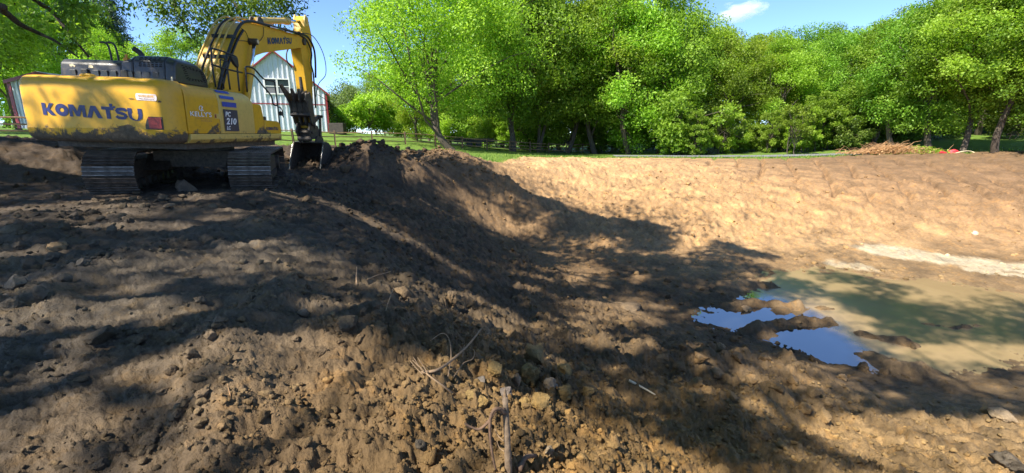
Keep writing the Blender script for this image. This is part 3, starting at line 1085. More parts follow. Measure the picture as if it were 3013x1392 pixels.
    for s, x0, x1, z0, z1 in (('PC', -1.325, -1.12, 1.64, 1.745), ('210', -1.325, -.935, 1.475, 1.615), ('LC', -1.32, -1.18, 1.365, 1.445)):
        V, F = font_word(s, .22, .035)
        decal('lettering', V, F, lambda u, v: side(x0 + (x1 - x0) * u, z0 + (z1 - z0) * v, .012), MAT['white'], pl)
    V, F = font_word("KELLY'S", 0, .012)
    decal('lettering', V, F, lambda u, v: side(-2.43 + .64 * u, 1.608 + .095 * v), MAT['white'], door)
    V, F = strokes_mesh([('stroke', arc(.5, .5, .42, .42, 35, 330, 16), .12, False), ('poly', [(.42, .25), (.62, .55), (.80, .42), (1.15, .05), (.85, .12), (.72, .30)]), ('poly', [(.55, .60), (.70, .50), (1.02, .74), (.96, .84)])])
    decal('emblem', V, F, lambda u, v: side(-2.16 + .13 * u, 1.712 + .11 * v), MAT['white'], door)
    V, F = font_word('EXCAVATING & TRUCKING', 0, 0)
    V, F = strokes_mesh([('poly', [(.01 + .125 * k, 0), (.01 + .125 * k + .10, 0), (.01 + .125 * k + .10, 1), (.01 + .125 * k, 1)]) for k in range(8)])
    decal('faded_line', V, F, lambda u, v: side(-2.27 + .50 * u, 1.565 + .020 * v), MAT['tan_decal'], door)
    decal('faded_line', V[4:28], F[:6], lambda u, v: side(-2.20 + .46 * u, 1.518 + .022 * v), MAT['tan_decal'], door)
    # latch
    m = MB()
    m.box(-1.70, -1.53, -1.362, -1.352, 1.585, 1.685)
    lt = m.build('latch', YP, door)
    m = MB()
    m.box(-1.685, -1.64, -1.366, -1.358, 1.60, 1.67)
    m.build('latch_hole', MAT['red'], lt)

    # ---- steps and tool box on the right front
    m = MB()
    m.prism([(-.15, 1.28), (-.15, 1.99), (.22, 1.975), (.27, 1.93), (.33, 1.66), (.33, 1.28)], -1.33, -.72, 'y')
    m.build('step_box', Y, root, bevel=.02)
    m = MB()
    m.prism([(.34, 1.28), (.34, 1.615), (1.02, 1.60), (1.12, 1.55), (1.17, 1.44), (1.17, 1.28)], -1.345, -.72, 'y')
    tb = m.build('tool_box', Y, root, bevel=.02)
    V, F, wid = heavy_word()
    decal('lettering', V, F, lambda u, v: (.27 + .10 + .62 * u / wid, -1.3505, 1.372 + .075 * v), MAT['navy'], tb)
    m = MB()
    m.box(.34, .46, -1.32, -1.10, 1.615, 1.70)
    m.build('step_tread', MAT['steel_dark'], root)
    m = MB()
    m.box(1.10, 1.24, -1.30, 1.0, 1.12, 1.26)
    m.build('front_bumper', MAT['steel_dark'], root, bevel=.02)

    # ---- black hood
    m = MB()
    m.prism([(-2.30, 2.21), (-2.30, 2.30), (-2.26, 2.52), (-2.17, 2.60), (-1.50, 2.60), (-1.40, 2.50), (-1.38, 2.21)], -.10, 1.03, 'y')
    hood = m.build('engine_hood', BP, root, bevel=.035, seg=3, auto=35)
    m = MB()
    a = [(-2.31, 2.21), (-2.31, 2.33), (-2.27, 2.60), (-2.16, 2.70), (-1.62, 2.70), (-1.36, 2.58), (-1.30, 2.40), (-1.30, 2.21)]
    b = [(-2.31, 2.21), (-2.31, 2.33), (-2.27, 2.55), (-2.19, 2.63), (-1.62, 2.62), (-1.40, 2.52), (-1.32, 2.38), (-1.31, 2.21)]
    m.prism(b, -1.08, -.90, 'y', a)
    m.prism(a, -.90, -.32, 'y')
    m.prism(a, -.32, -.10, 'y', [(p[0], min(p[1], 2.58)) for p in a])
    hd = m.build('hood_dome', BP, hood, bevel=.03, seg=3, auto=35)
    # louvre slots and stamped pockets
    slot = MB().box(-.003, .003, -.021, .021, -.008, .008)
    sm = None
    def put_slot(x, y, z, rz, par, ry=0.0):
        nonlocal sm
        if sm is None:
            o = slot.build('vent_slot', MAT['dark_hole'], par)
            sm = o.data
        else:
            o = link_mesh('vent_slot', sm, None, par)
        o.location = (x, y, z)
        o.rotation_euler = (0, ry, rz)
    for r_ in range(3):
        for c_ in range(6):
            put_slot(-2.295 + .012 * r_ * .9, -.46 - .075 * c_, 2.50 + .032 * r_, 0, hd, .17)
    for r_ in range(2):
        for c_ in range(5):
            put_slot(-2.258 + .03 * r_, -.46 - .085 * c_, 2.625 + .03 * r_, 0, hd, .75)
    for k in range(22):          # a ring of slots round the right-hand grille
        t = k / 22
        per = [(-2.05, 2.56), (-1.48, 2.52), (-1.42, 2.32), (-1.95, 2.31)]
        s = t * 4
        i = int(s)
        f = s - i
        p, q = per[i], per[(i + 1) % 4]
        for w in (0, .05):
            cx_, cz_ = -1.72, 2.43
            px_ = p[0] + (q[0] - p[0]) * f
            pz_ = p[1] + (q[1] - p[1]) * f
            put_slot(px_ + (cx_ - px_) * w * 3.0, -1.083, pz_ + (cz_ - pz_) * w * 4.0, math.pi / 2, hd)
    for y0 in (.78, .36, .20, .04, -.26, -.42, -.58, -.74):
        m = MB()
        m.prism([(-2.312, 2.27), (-2.318, 2.39), (-2.285, 2.40), (-2.28, 2.27)], y0 - .055, y0 + .055, 'y')
        m.build('hood_pocket', BP, hood if y0 > -.1 else hd, bevel=.006)
    for y0 in (.56, -.17):
        m = MB()
        m.prism([(-2.32, 2.20), (-2.335, 2.40), (-2.29, 2.42), (-2.28, 2.20)], y0 - .06, y0 + .06, 'y')
        m.build('hood_hinge', BP, hood, bevel=.01)
    # scraped pale patch, left end of the hood
    rnd = random.Random(8)
    for (yy, zz, s, mt) in ((.80, 2.46, .05, 'hose'), (.46, 2.46, .045, 'hose')):
        pts = []
        for k in range(12):
            an = 2 * math.pi * k / 12
            rr = s * (.7 + .5 * rnd.random())
            dy, dz = rr * math.cos(an), rr * math.sin(an) * .8
            z = zz + dz
            x = -2.30 + (z - 2.30) * (.04 / .22) - .004 - .002
            pts.append((x, yy + dy, z))
        if yy > .7:
            m = MB()
            outer = pts
            inner = [(p[0], yy - .01 + (p[1] - yy) * .55, zz - .02 + (p[2] - zz) * .6) for p in pts]
            m.add(outer + inner, [(i, i + 1, i + 13, i + 12) for i in range(7)])
            m.build('scrape', MAT[mt], hood)
        else:
            MB().add(pts, [tuple(range(12))]).build('scrape', MAT[mt], hood)
    # exhaust stack, cut on the slant
    m = MB()
    m.tube(smooth_path([(-1.80, -.17, 2.60), (-1.80, -.16, 2.74), (-1.81, -.12, 2.81), (-1.83, -.04, 2.87)], 5), .048, 12, cap=False)
    ex = m.build('exhaust_pipe', BK, root, smooth=True)
    m = MB().tube([(-1.825, -.06, 2.855), (-1.826, -.058, 2.857)], .044, 12)
    m.build('exhaust_bore', MAT['dark_hole'], ex)
    m = MB()
    m.box(-1.95, -1.88, .10, .02, 2.60, 2.68)
    m.tube([(-1.92, .06, 2.66), (-1.92, .05, 2.75)], [.025, .02], 8)
    m.build('orange_cap', MAT['orange'], root)
    # rear hand rails on the hood
    for dy in (0, -.13):
        m = MB()
        m.tube(smooth_path([(-2.02, .26 + dy, 2.59), (-2.02, .27 + dy, 2.80), (-2.02, .30 + dy, 2.90), (-2.02, .36 + dy, 2.935), (-2.02, .43 + dy, 2.935)], 4), .017, 8)
        m.build('handrail', BK, root, smooth=True)
    m = MB().tube(smooth_path([(-2.0, .12, 2.80), (-1.95, 0, 2.76), (-1.9, -.14, 2.70)], 4), .008, 6)
    m.build('mirror_stay', BK, root, smooth=True)

    # ---- boom: side plate outline swept between two widths
    outline = [(.25, 2.05), (.40, 2.55), (.55, 2.90), (.96, 3.43), (1.36, 3.88), (1.66, 4.09), (1.99, 4.20), (2.93, 4.31), (4.47, 4.47), (5.55, 4.59), (5.75, 4.585), (5.85, 4.50), (5.86, 4.37), (5.76, 4.25), (5.53, 4.19),
               (3.65, 3.77), (2.75, 3.56), (2.30, 3.42), (2.06, 3.26), (1.94, 3.02), (1.86, 2.75), (1.60, 2.30), (1.05, 1.95)]
    def taper_boom():
        m = MB()
        n = len(outline)
        def hw(x): return float(np.interp(x, [0, 1.8, 4, 5.6, 6], [.30, .30, .26, .235, .235]))
        vs = [(x, -hw(x), z) for x, z in outline] + [(x, hw(x), z) for x, z in outline]
        fs = [tuple(range(n)), tuple(range(2 * n - 1, n - 1, -1))] + [(i, i + n, (i + 1) % n + n, (i + 1) % n) for i in range(n)]
        return m.add(vs, fs)
    boom = taper_boom().build('boom', YB, root, bevel=.012, auto=30)
    V, F, wid = heavy_word()
    def on_boom(u, v):
        t = u / wid
        x = 3.04 + 1.70 * t
        z = 3.855 + .325 * t * (1 - .0) + .185 * v
        return (x, -float(np.interp(x, [1.8, 4, 5.6], [.30, .26, .235])) - .006, z)
    decal('lettering', V, F, on_boom, MAT['navy'], boom)
    # flange plates along the boom edges
    for s in (-1, 1):
        m = MB()
        pts = [(x, s * float(np.interp(x, [0, 1.8, 4, 5.6, 6], [.30, .30, .26, .235, .235])), z) for x, z in outline[1:10]]
        m.tube(pts, .018, 6)
        m.build('boom_flange', YB, boom)
    # boom lift cylinders
    for s in (-1, 1):
        m = MB()
        y = s * .43
        up_, lo = Vector((1.99, y, 3.72)), Vector((1.05, y, 1.55))
        d = (lo - up_)
        m.tube([up_ + d * .38, lo], .085, 14)
        m.tube([up_ + d * .36, up_ + d * .42], .10, 14)
        cy = m.build('lift_cylinder', YB, root, auto=40)
        MB().tube([up_, up_ + d * .40], .048, 12).build('cylinder_rod', MAT['chrome'], cy, smooth=True)
        m = MB()
        m.tube([(1.99, y - s * .16, 3.73), (1.99, y + s * .075, 3.73)], .085, 16)
        m.tube([(1.99, y + s * .07, 3.73), (1.99, y + s * .095, 3.73)], .05, 12)
        m.build('pin_boss', MAT['steel_dark'], boom, auto=40)
        m = MB().tube([(1.99, y + s * .09, 3.73), (1.99, y + s * .104, 3.73)], .055, 14)
        m.build('pin_cap', MAT['hose'], boom, auto=40)
    m = MB().tube([(.75, -.50, 2.15), (.75, .50, 2.15)], .12, 16)
    m.build('boom_foot_pin', MAT['steel_dark'], root, auto=40)
    for s in (-1, 1):
        m = MB()
        m.prism([(.35, 1.25), (.30, 1.95), (.55, 2.32), (.90, 2.34), (1.12, 2.05), (1.15, 1.25)], s * .36, s * .44, 'y')
        m.build('boom_bracket', Y, root, bevel=.01)
    # arm cylinder on top of the boom
    a0, a1 = Vector((3.05, 0, 4.50)), Vector((6.22, 0, 5.20))
    d = a1 - a0
    m = MB()
    m.tube([a0, a0 + d * .03], .09, 14)
    m.tube([a0 + d * .02, a0 + d * .60], [.092, .092], 16)
    m.tube([a0 + d * .59, a0 + d * .66], .118, 16)
    ac = m.build('arm_cylinder', MAT['yellow_pale'], root, auto=40)
    MB().tube([a0 + d * .64, a1], .055, 12).build('cylinder_rod', MAT['chrome'], ac, smooth=True)
    m = MB()
    m.prism([(2.75, 4.26), (2.92, 4.56), (3.05, 4.62), (3.18, 4.56), (3.35, 4.32)], -.13, -.09, 'y')
    m.prism([(2.75, 4.26), (2.92, 4.56), (3.05, 4.62), (3.18, 4.56), (3.35, 4.32)], .09, .13, 'y')
    m.build('cylinder_bracket', MAT['steel_dark'], boom)
    # ---- arm
    arm_o = [(6.02, 5.22), (6.15, 5.36), (6.32, 5.33), (6.47, 5.15), (6.60, 4.85), (6.62, 4.55), (6.52, 4.10), (6.42, 3.40), (6.30, 2.40), (6.26, 1.62), (6.12, 1.42), (5.94, 1.45), (5.90, 1.75), (5.88, 2.40), (5.74, 3.50), (5.60, 4.10), (5.53, 4.30), (5.60, 4.52), (5.80, 4.72), (5.98, 4.95)]
    m = MB().prism(arm_o, -.185, .185, 'y')
    arm = m.build('arm', YB, root, bevel=.014, auto=30)
    m = MB()
    m.prism([(6.0, 4.98), (6.03, 5.26), (6.14, 5.40), (6.34, 5.36), (6.42, 5.10)], -.20, -.16, 'y')
    m.prism([(6.0, 4.98), (6.03, 5.26), (6.14, 5.40), (6.34, 5.36), (6.42, 5.10)], .16, .20, 'y')
    m.tube([(6.2, -.22, 5.2), (6.2, .22, 5.2)], .06, 12)
    m.build('arm_horn', MAT['yellow_pale'], arm, auto=40)
    m = MB()
    m.tube([(5.70, -.30, 4.42), (5.70, .30, 4.42)], .11, 16)
    m.build('arm_pivot_pin', MAT['steel_dark'], arm, auto=40)
    # bucket cylinder on the far face of the arm
    m = MB()
    m.tube([(6.72, 0, 4.55), (6.66, 0, 3.0)], .075, 12)
    bc = m.build('bucket_cylinder', YB, arm, auto=40)
    MB().tube([(6.66, 0, 3.0), (6.60, 0, 1.95)], .045, 10).build('cylinder_rod', MAT['chrome'], bc, smooth=True)
    m = MB()
    for s in (-1, 1):
        m.prism([(6.14, 1.72), (6.24, 1.80), (6.68, 1.96), (6.72, 1.86), (6.30, 1.66)], s * .20, s * .25, 'y')
        m.prism([(6.56, 1.95), (6.70, 1.95), (6.62, 1.10), (6.48, 1.10)], s * .26, s * .31, 'y')
    m.tube([(6.63, -.38, 1.90), (6.63, .38, 1.90)], .055, 12)
    m.build('bucket_link', MAT['steel_dark'], arm)

    # ---- hoses and pipes along the boom
    def pipe(name, pts, r, mat, par=boom, n=8):
        return MB().tube(smooth_path(pts, 5), r, n).build(name, mat, par, smooth=True)
    top = [(.55, 2.95), (.96, 3.48), (1.36, 3.94), (1.70, 4.16), (2.05, 4.27)]
    for i, (y, mt, r) in enumerate(((-.20, 'pipe', .022), (-.07, 'pipe', .022), (.07, 'black', .024), (.21, 'pipe', .022))):
        lift = .045 + .02 * (i % 2)
        pts = [(-.05 + .05 * i, y, 2.28), (.18 + .03 * i, y, 2.55)] + [(x - lift * .8, y, z + lift) for x, z in top]
        if mt == 'pipe':
            pts += [(3.0, y * .95, 4.31 + lift), (4.4, y * .9, 4.46 + lift), (5.2, y * .9, 4.54 + lift)]
        pipe('hydraulic_pipe' if mt == 'pipe' else 'hydraulic_hose', pts, r, MAT[mt])
    # thick hose on the right edge of the boom
    pipe('hydraulic_hose', [(.25, -.34, 2.30), (.50, -.34, 2.75), (.80, -.34, 3.20), (1.20, -.34, 3.72), (1.60, -.34, 4.10), (2.1, -.33, 4.27), (2.9, -.32, 4.37), (4.4, -.30, 4.52), (5.4, -.28, 4.63), (6.0, -.30, 4.62), (6.38, -.32, 4.32), (6.45, -.32, 3.9), (6.42, -.30, 3.3)], .036, BK)
    pipe('hydraulic_hose', [(.40, -.33, 2.28), (.62, -.34, 2.72), (.92, -.34, 3.15), (1.30, -.34, 3.62), (1.65, -.335, 3.95)], .030, BK)
    pipe('hydraulic_hose', [(5.3, -.25, 4.60), (5.9, -.28, 4.50), (6.25, -.28, 4.15), (6.1, -.29, 3.75), (6.3, -.27, 3.45), (6.34, -.26, 2.9), (6.32, -.26, 2.2)], .030, BK)
    pipe('hydraulic_hose', [(5.2, -.27, 4.62), (6.1, -.42, 4.70), (6.75, -.52, 4.2), (6.8, -.55, 3.5), (6.55, -.35, 3.1), (6.45, -.24, 2.6)], .015, BK, n=6)
    pipe('hydraulic_hose', [(5.9, .28, 4.35), (5.62, .33, 4.05), (5.58, .33, 3.75), (5.76, .26, 3.55)], .022, BK)
    pipe('hydraulic_hose', [(6.5, -.30, 2.7), (6.85, -.50, 2.5), (6.9, -.55, 2.2), (6.6, -.30, 2.12)], .010, BK, n=6)
    pipe('hydraulic_hose', [(1.3, -.305, 3.62), (1.75, -.31, 3.70), (2.3, -.31, 3.75), (2.75, -.30, 4.0), (2.85, -.29, 4.28)], .008, BK, n=6)
    pipe('hydraulic_hose', [(1.55, -.305, 4.0), (1.80, -.31, 3.95), (1.93, -.31, 3.80)], .008, BK, n=6)
    # auxiliary line standing off the left edge
    pipe('auxiliary_line', [(.75, .44, 2.35), (.93, .45, 2.97), (1.45, .45, 3.58), (2.0, .45, 4.12), (2.35, .45, 4.32), (2.9, .42, 4.44), (3.3, .36, 4.42)], .028, BK)
    for x, z in ((1.04, 3.06), (1.62, 3.78)):
        MB().box(x - .05, x + .05, .28, .50, z - .04, z + .05).build('pipe_clamp', BK, boom)
    for x, z, yy in ((.70, 3.12, -.36), (1.16, 3.68, -.36), (3.3, 4.41, -.34), (4.2, 4.50, -.33), (5.25, 4.60, -.31)):
        MB().box(x - .035, x + .035, yy - .03, .20, z - .03, z + .055).build('pipe_clamp', BK, boom)
    m = MB().tube([(3.15, -.34, 4.36), (4.1, -.33, 4.46)], .020, 8)
    m.tube([(4.2, -.33, 4.44), (5.2, -.31, 4.55)], .020, 8)
    m.build('chrome_tube', MAT['chrome'], boom, smooth=True)

    # ---- handrails and mirror at the right front
    def rail(pts, r=.019, name='handrail'):
        return MB().tube(smooth_path(pts, 3), r, 8).build(name, BK, root, smooth=True)
    yr = -1.18
    rail([(-1.24, yr, 2.24), (-1.27, yr, 2.65), (-1.25, yr, 2.98), (-1.20, yr, 3.02), (-.75, yr, 3.02), (-.40, yr, 3.00), (-.33, yr, 2.94), (-.35, yr, 2.68), (-.36, yr, 2.24)])
    rail([(-.72, yr, 3.01), (-.74, yr, 2.62), (-.72, yr, 2.24)])
    rail([(-1.29, yr, 2.69), (-.75, yr, 2.67), (-.16, yr, 2.67)])
    rail([(-.98, yr, 2.68), (-.97, yr, 2.82), (-.90, yr, 2.84), (-.75, yr, 2.84)], .014)
    rail([(-.95, yr, 2.24), (-.97, yr, 2.66)], .017)
    m = MB()
    m.prism([(-.64, 2.98), (-.36, 2.98), (-.34, 2.80), (-.38, 2.74), (-.50, 2.80), (-.60, 2.90)], yr - .05, yr + .02, 'y')
    m.build('mirror', BK, root, bevel=.02)
    yr = -1.25
    rail([(-.16, yr, 2.24), (-.13, yr, 2.70), (-.10, yr, 2.81), (.24, yr, 2.82), (.66, yr, 2.63), (1.15, yr, 2.63), (1.22, yr, 2.56), (1.28, yr, 2.0), (1.30, yr, 1.30)])
    rail([(-.14, yr, 2.67), (.22, yr, 2.66), (.62, yr, 2.44), (.96, yr, 2.25), (1.03, yr, 2.06), (1.10, yr, 2.02), (1.28, yr, 2.01)])
    m = MB()
    m.tube(smooth_path([(1.28, yr, 1.98), (1.42, yr, 1.97), (1.52, yr, 1.88), (1.44, yr, 1.80)], 4), .016, 6)
    m.box(1.36, 1.50, yr - .03, yr + .03, 1.76, 1.86)
    m.tube([(1.40, yr, 1.86), (1.57, yr, 1.72)], [.03, .012], 6)
    m.build('work_lamp', BK, root)

    # ---- cab on the left
    m = MB()
    m.prism([(-.75, 1.22), (-.75, 2.60), (-.62, 2.74), (.55, 2.74), (.80, 2.62), (1.02, 2.0), (1.02, 1.22)], .42, 1.33, 'y')
    cab = m.build('cab', YP, root, bevel=.04)
    for y in (.412, 1.338):
        m = MB()
        m.prism([(-.55, 1.85), (-.55, 2.60), (.50, 2.60), (.82, 1.95), (.82, 1.85)], y - .006, y + .006, 'y')
        m.build('cab_window', MAT['glass'], cab)
    m = MB().box(-.765, -.752, .55, 1.20, 1.95, 2.50)
    m.build('cab_window', MAT['glass'], cab)

    # ---- thumb folded up against the arm
    m_ = []
    for k, y in enumerate((.30, .10, -.10, -.30)):
        tipx, tipz = ((4.82, 2.90), (5.16, 2.80), (5.26, 2.80), (5.40, 2.76))[k]
        m = MB()
        m.prism([(5.88, 1.52), (6.05, 1.70), (5.98, 2.05), (5.92, 2.45), (5.74, 2.74), (5.60, 2.66), (5.44, 2.64), (tipx + .10, tipz), (tipx, tipz - .03), (tipx + .02, tipz - .09), (5.30, 2.42), (5.42, 2.30), (5.52, 2.0), (5.62, 1.86), (5.74, 1.62)], y - .028, y + .028, 'y')
        m_.append(m)
    th = MB()
    th.prism([(5.52, 2.02), (5.46, 2.36), (5.52, 2.40), (5.60, 2.04)], -.34, .34, 'y')
    th.prism([(5.50, 1.90), (5.58, 2.06), (5.72, 2.02), (5.64, 1.84)], -.36, .36, 'y')
    th.tube([(5.95, -.36, 1.60), (5.95, .36, 1.60)], .07, 12)
    th.prism([(5.84, 2.30), (6.0, 2.32), (6.02, 2.9), (5.93, 3.22), (5.86, 2.9)], -.13, .13, 'y')
    tho = th.build('thumb', MAT['steel_dark'], root, bevel=.008)
    for m in m_: m.build('tine', MAT['steel_dark'], tho)
    m = MB().tube([(5.80, 0, 3.25), (5.88, 0, 2.45)], .06, 10)
    m.build('thumb_cylinder', MAT['steel_dark'], tho)
    # ---- coupler
    m = MB()
    for s in (-1, 1):
        m.prism([(5.74, 1.62), (6.40, 1.55), (6.70, 1.20), (6.72, .98), (6.50, .92), (6.30, 1.06), (5.92, 1.04), (5.72, 1.14), (5.62, 1.36)], s * .20, s * .255, 'y')
    m.tube([(5.80, -.32, 1.30), (5.80, .32, 1.30)], .06, 12)
    m.tube([(6.10, -.30, 1.50), (6.10, .30, 1.50)], .065, 12)
    m.tube([(5.78, -.24, 1.06), (5.78, .24, 1.06)], .09, 12)
    m.box(5.85, 6.5, -.19, .19, 1.10, 1.42)
    m.build('quick_coupler', MAT['steel_dark'], root, bevel=.006)
    # ---- bucket: shell of curved plate, two cheeks, lip, teeth
    arcp = [(6.06, .93), (6.36, .95), (6.62, .90), (6.84, .74), (7.02, .45), (7.06, .12), (6.92, -.12), (6.66, -.26), (6.2, -.31), (5.55, -.30)]
    inn = [(6.08, .89), (6.34, .91), (6.58, .86), (6.78, .72), (6.96, .44), (7.0, .13), (6.88, -.08), (6.64, -.21), (6.2, -.265), (5.57, -.27)]
    m = MB()
    m.prism(arcp + inn[::-1], -.53, .53, 'y')
    bk = m.build('bucket', MAT['steel_dark'], root, auto=40)
    cheek = arcp + [(5.50, -.24), (5.74, .35), (5.98, .80)]
    for s in (-1, 1):
        m = MB().prism(cheek, s * .532, s * .565, 'y')
        ck = m.build('bucket_cheek', MAT['steel_dark'], bk)
        MB().prism([(5.485, -.27), (5.73, .36), (5.99, .84), (6.03, .84), (5.77, .34), (5.53, -.27)], s * .567, s * .58, 'y').build('wear_edge', MAT['steel_edge'], ck)
    m = MB().box(5.44, 5.62, -.53, .53, -.318, -.272)
    m.build('lip', MAT['steel_edge'], bk)
    for k in range(5):
        y = -.44 + .22 * k
        m = MB()
        m.prism([(5.56, -.33), (5.56, -.24), (5.40, -.25), (5.20, -.325), (5.22, -.345)], y - .055, y + .055, 'y', None)
        m.build('tooth', MAT['steel_edge'], bk)
    m = MB()
    for y in (-.30, .30):
        m.prism([(6.0, .93), (6.06, 1.10), (6.2, 1.16), (6.60, 1.14), (6.72, 1.02), (6.70, .88), (6.3, .97)], y - .03, y + .03, 'y')
    m.build('bucket_ear', MAT['steel_dark'], bk)

    # ---- undercarriage, turned under the upper works
    und = empty('undercarriage', parent=root, rz=.3746)
    m = MB()
    m.tube([(0, 0, .86), (0, 0, 1.0)], .62, 28)
    m.box(-.75, .75, -.85, .85, .50, .86)
    for s in (-1, 1):
        m.prism([(-1.0, .45), (-.55, .78), (.55, .78), (1.0, .45)], s * .55, s * 1.0, 'y')
    m.build('centre_frame', MAT['steel_dark'], und)
    tracks = []
    for s in (1, -1):
        tr = empty('track_unit', (0, s * 1.19, 0), 0, root)
        tr.matrix_parent_inverse = Matrix.Identity(4)
        c_, s_ = math.cos(.3746), math.sin(.3746)
        tr.location = (-s_ * s * 1.19, c_ * s * 1.19, 0)
        tr.rotation_euler = (0, 0, .3746)
        tracks.append(tr)
    shoe = MB()
    shoe.box(-.097, .097, -.40, .40, 0, .018)
    for gx in (-.078, 0, .078):
        shoe.prism([(gx - .014, .017), (gx + .014, .017), (gx + .006, .045), (gx - .006, .045)], -.40, .40, 'y')
    me = bpy.data.meshes.new('track_shoe')
    me.from_pydata(shoe.v, [], shoe.f)
    me.materials.append(MAT['shoe'])
    me.materials.append(MAT['grouser'])
    me.update()
    for p_ in me.polygons:
        if p_.center.z > .044: p_.material_index = 1
    Lh, rr, zc = 1.78, .395, .455
    seg = [2 * Lh, math.pi * rr]
    tot = 2 * (seg[0] + seg[1])
    ns = 49
    for tr in tracks:
        for k in range(ns):
            s = tot * k / ns
            if s < seg[0]: x, z, an = Lh - s, zc + rr, math.pi
            elif s < seg[0] + seg[1]:
                a = (s - seg[0]) / rr
                x, z, an = -Lh - rr * math.sin(a), zc + rr * math.cos(a), math.pi + a
            elif s < 2 * seg[0] + seg[1]:
                x, z, an = -Lh + (s - seg[0] - seg[1]), zc - rr, 0
            else:
                a = (s - 2 * seg[0] - seg[1]) / rr
                x, z, an = Lh + rr * math.sin(a), zc - rr * math.cos(a), a
            # outward normal
            if s < seg[0]: nv = (0, 1)
            elif s < seg[0] + seg[1]: nv = (-math.sin(a), math.cos(a))
            elif s < 2 * seg[0] + seg[1]: nv = (0, -1)
            else: nv = (math.sin(a), -math.cos(a))
            o = link_mesh('track_shoe', me, None, tr)
            o.location = (x, 0, z)
            o.rotation_euler = (0, math.atan2(nv[0], nv[1]), 0)
        m = MB()
        m.prism([(-1.55, .30), (-1.55, .58), (-1.2, .70), (1.2, .70), (1.55, .58), (1.55, .30)], -.20, .20, 'y')
        m.build('track_frame', MAT['steel_dark'], tr, bevel=.02)
        for nm, x in (('sprocket', Lh), ('idler', -Lh)):
            m = MB()
            m.tube([(x, -.10, zc), (x, .10, zc)], .34, 24)
            m.tube([(x, -.27, zc), (x, .27, zc)], .20, 16)
            if nm == 'sprocket':
                for k in range(16):
                    a = 2 * math.pi * k / 16
                    m.tube([(x + .32 * math.cos(a), 0, zc + .32 * math.sin(a)), (x + .385 * math.cos(a), 0, zc + .385 * math.sin(a))], [.045, .025], 6)
            m.build(nm, MAT['steel_dark'], tr, auto=40)
        for k in range(8):
            x = -1.35 + 2.7 * k / 7
            m = MB().tube([(x, -.22, .20), (x, .22, .20)], .11, 12)
            m.build('roller', MAT['steel_dark'], tr, auto=40)
    return root


MAT['grouser'] = simple('worn_grouser_edge', (.20, .18, .16), .4, .7, .9, 7)
MAT['shoe'] = simple('track_steel', (.070, .055, .043), .55, .35, .75, 9, .6)
build_excavator()

# ------------------------------------------------------------------ trees
def leaf_mesh(name, C, Ld, rng, size, mat, droop=.25, aspect=.52, tint=None):
    """C leaf centres, Ld preferred outward direction; one folded diamond each"""
    n = len(C)
    u = rng.normal(size=(n, 3)) + Ld * .6
    u[:, 2] -= droop
    u /= np.linalg.norm(u, axis=1)[:, None]
    nr = rng.normal(size=(n, 3)) * .8 + np.array([0, 0, .7]) + Ld * .5
    w = np.cross(u, nr)
    w /= np.linalg.norm(w, axis=1)[:, None] + 1e-9
    L = size * rng.uniform(.6, 1.35, n)[:, None]
    W = L * aspect
    V = np.stack([C - u * L * .5, C + w * W * .5, C + u * L * .5, C - w * W * .5], 1).reshape(-1, 3)
    F = np.arange(n * 4).reshape(-1, 4)
    me = np_mesh(name, V, F, False, mat)
    t = rng.uniform(0, 1, n) if tint is None else np.clip(tint + rng.normal(size=n) * .18, 0, 1)
    point_color(me, 'tint', np.repeat(np.repeat(t, 4)[:, None], 3, 1))
    return me


def limb_set(mb, rng, start, end, r0, r1, sag=.1, n=6, nseg=5):
    s, e = np.array(start, float), np.array(end, float)
    L = np.linalg.norm(e - s)
    pts = []
    wob = rng.normal(size=(2, 3)) * L * .07
    for k in range(nseg + 1):
        t = k / nseg
        p = s + (e - s) * t + wob[0] * math.sin(math.pi * t) + wob[1] * math.sin(2 * math.pi * t) * .5
        p[2] += sag * L * math.sin(math.pi * t)
        pts.append(tuple(p))
    rad = [r0 + (r1 - r0) * (k / nseg) for k in range(nseg + 1)]
    mb.tube(pts, rad, n, cap=False)
    return pts


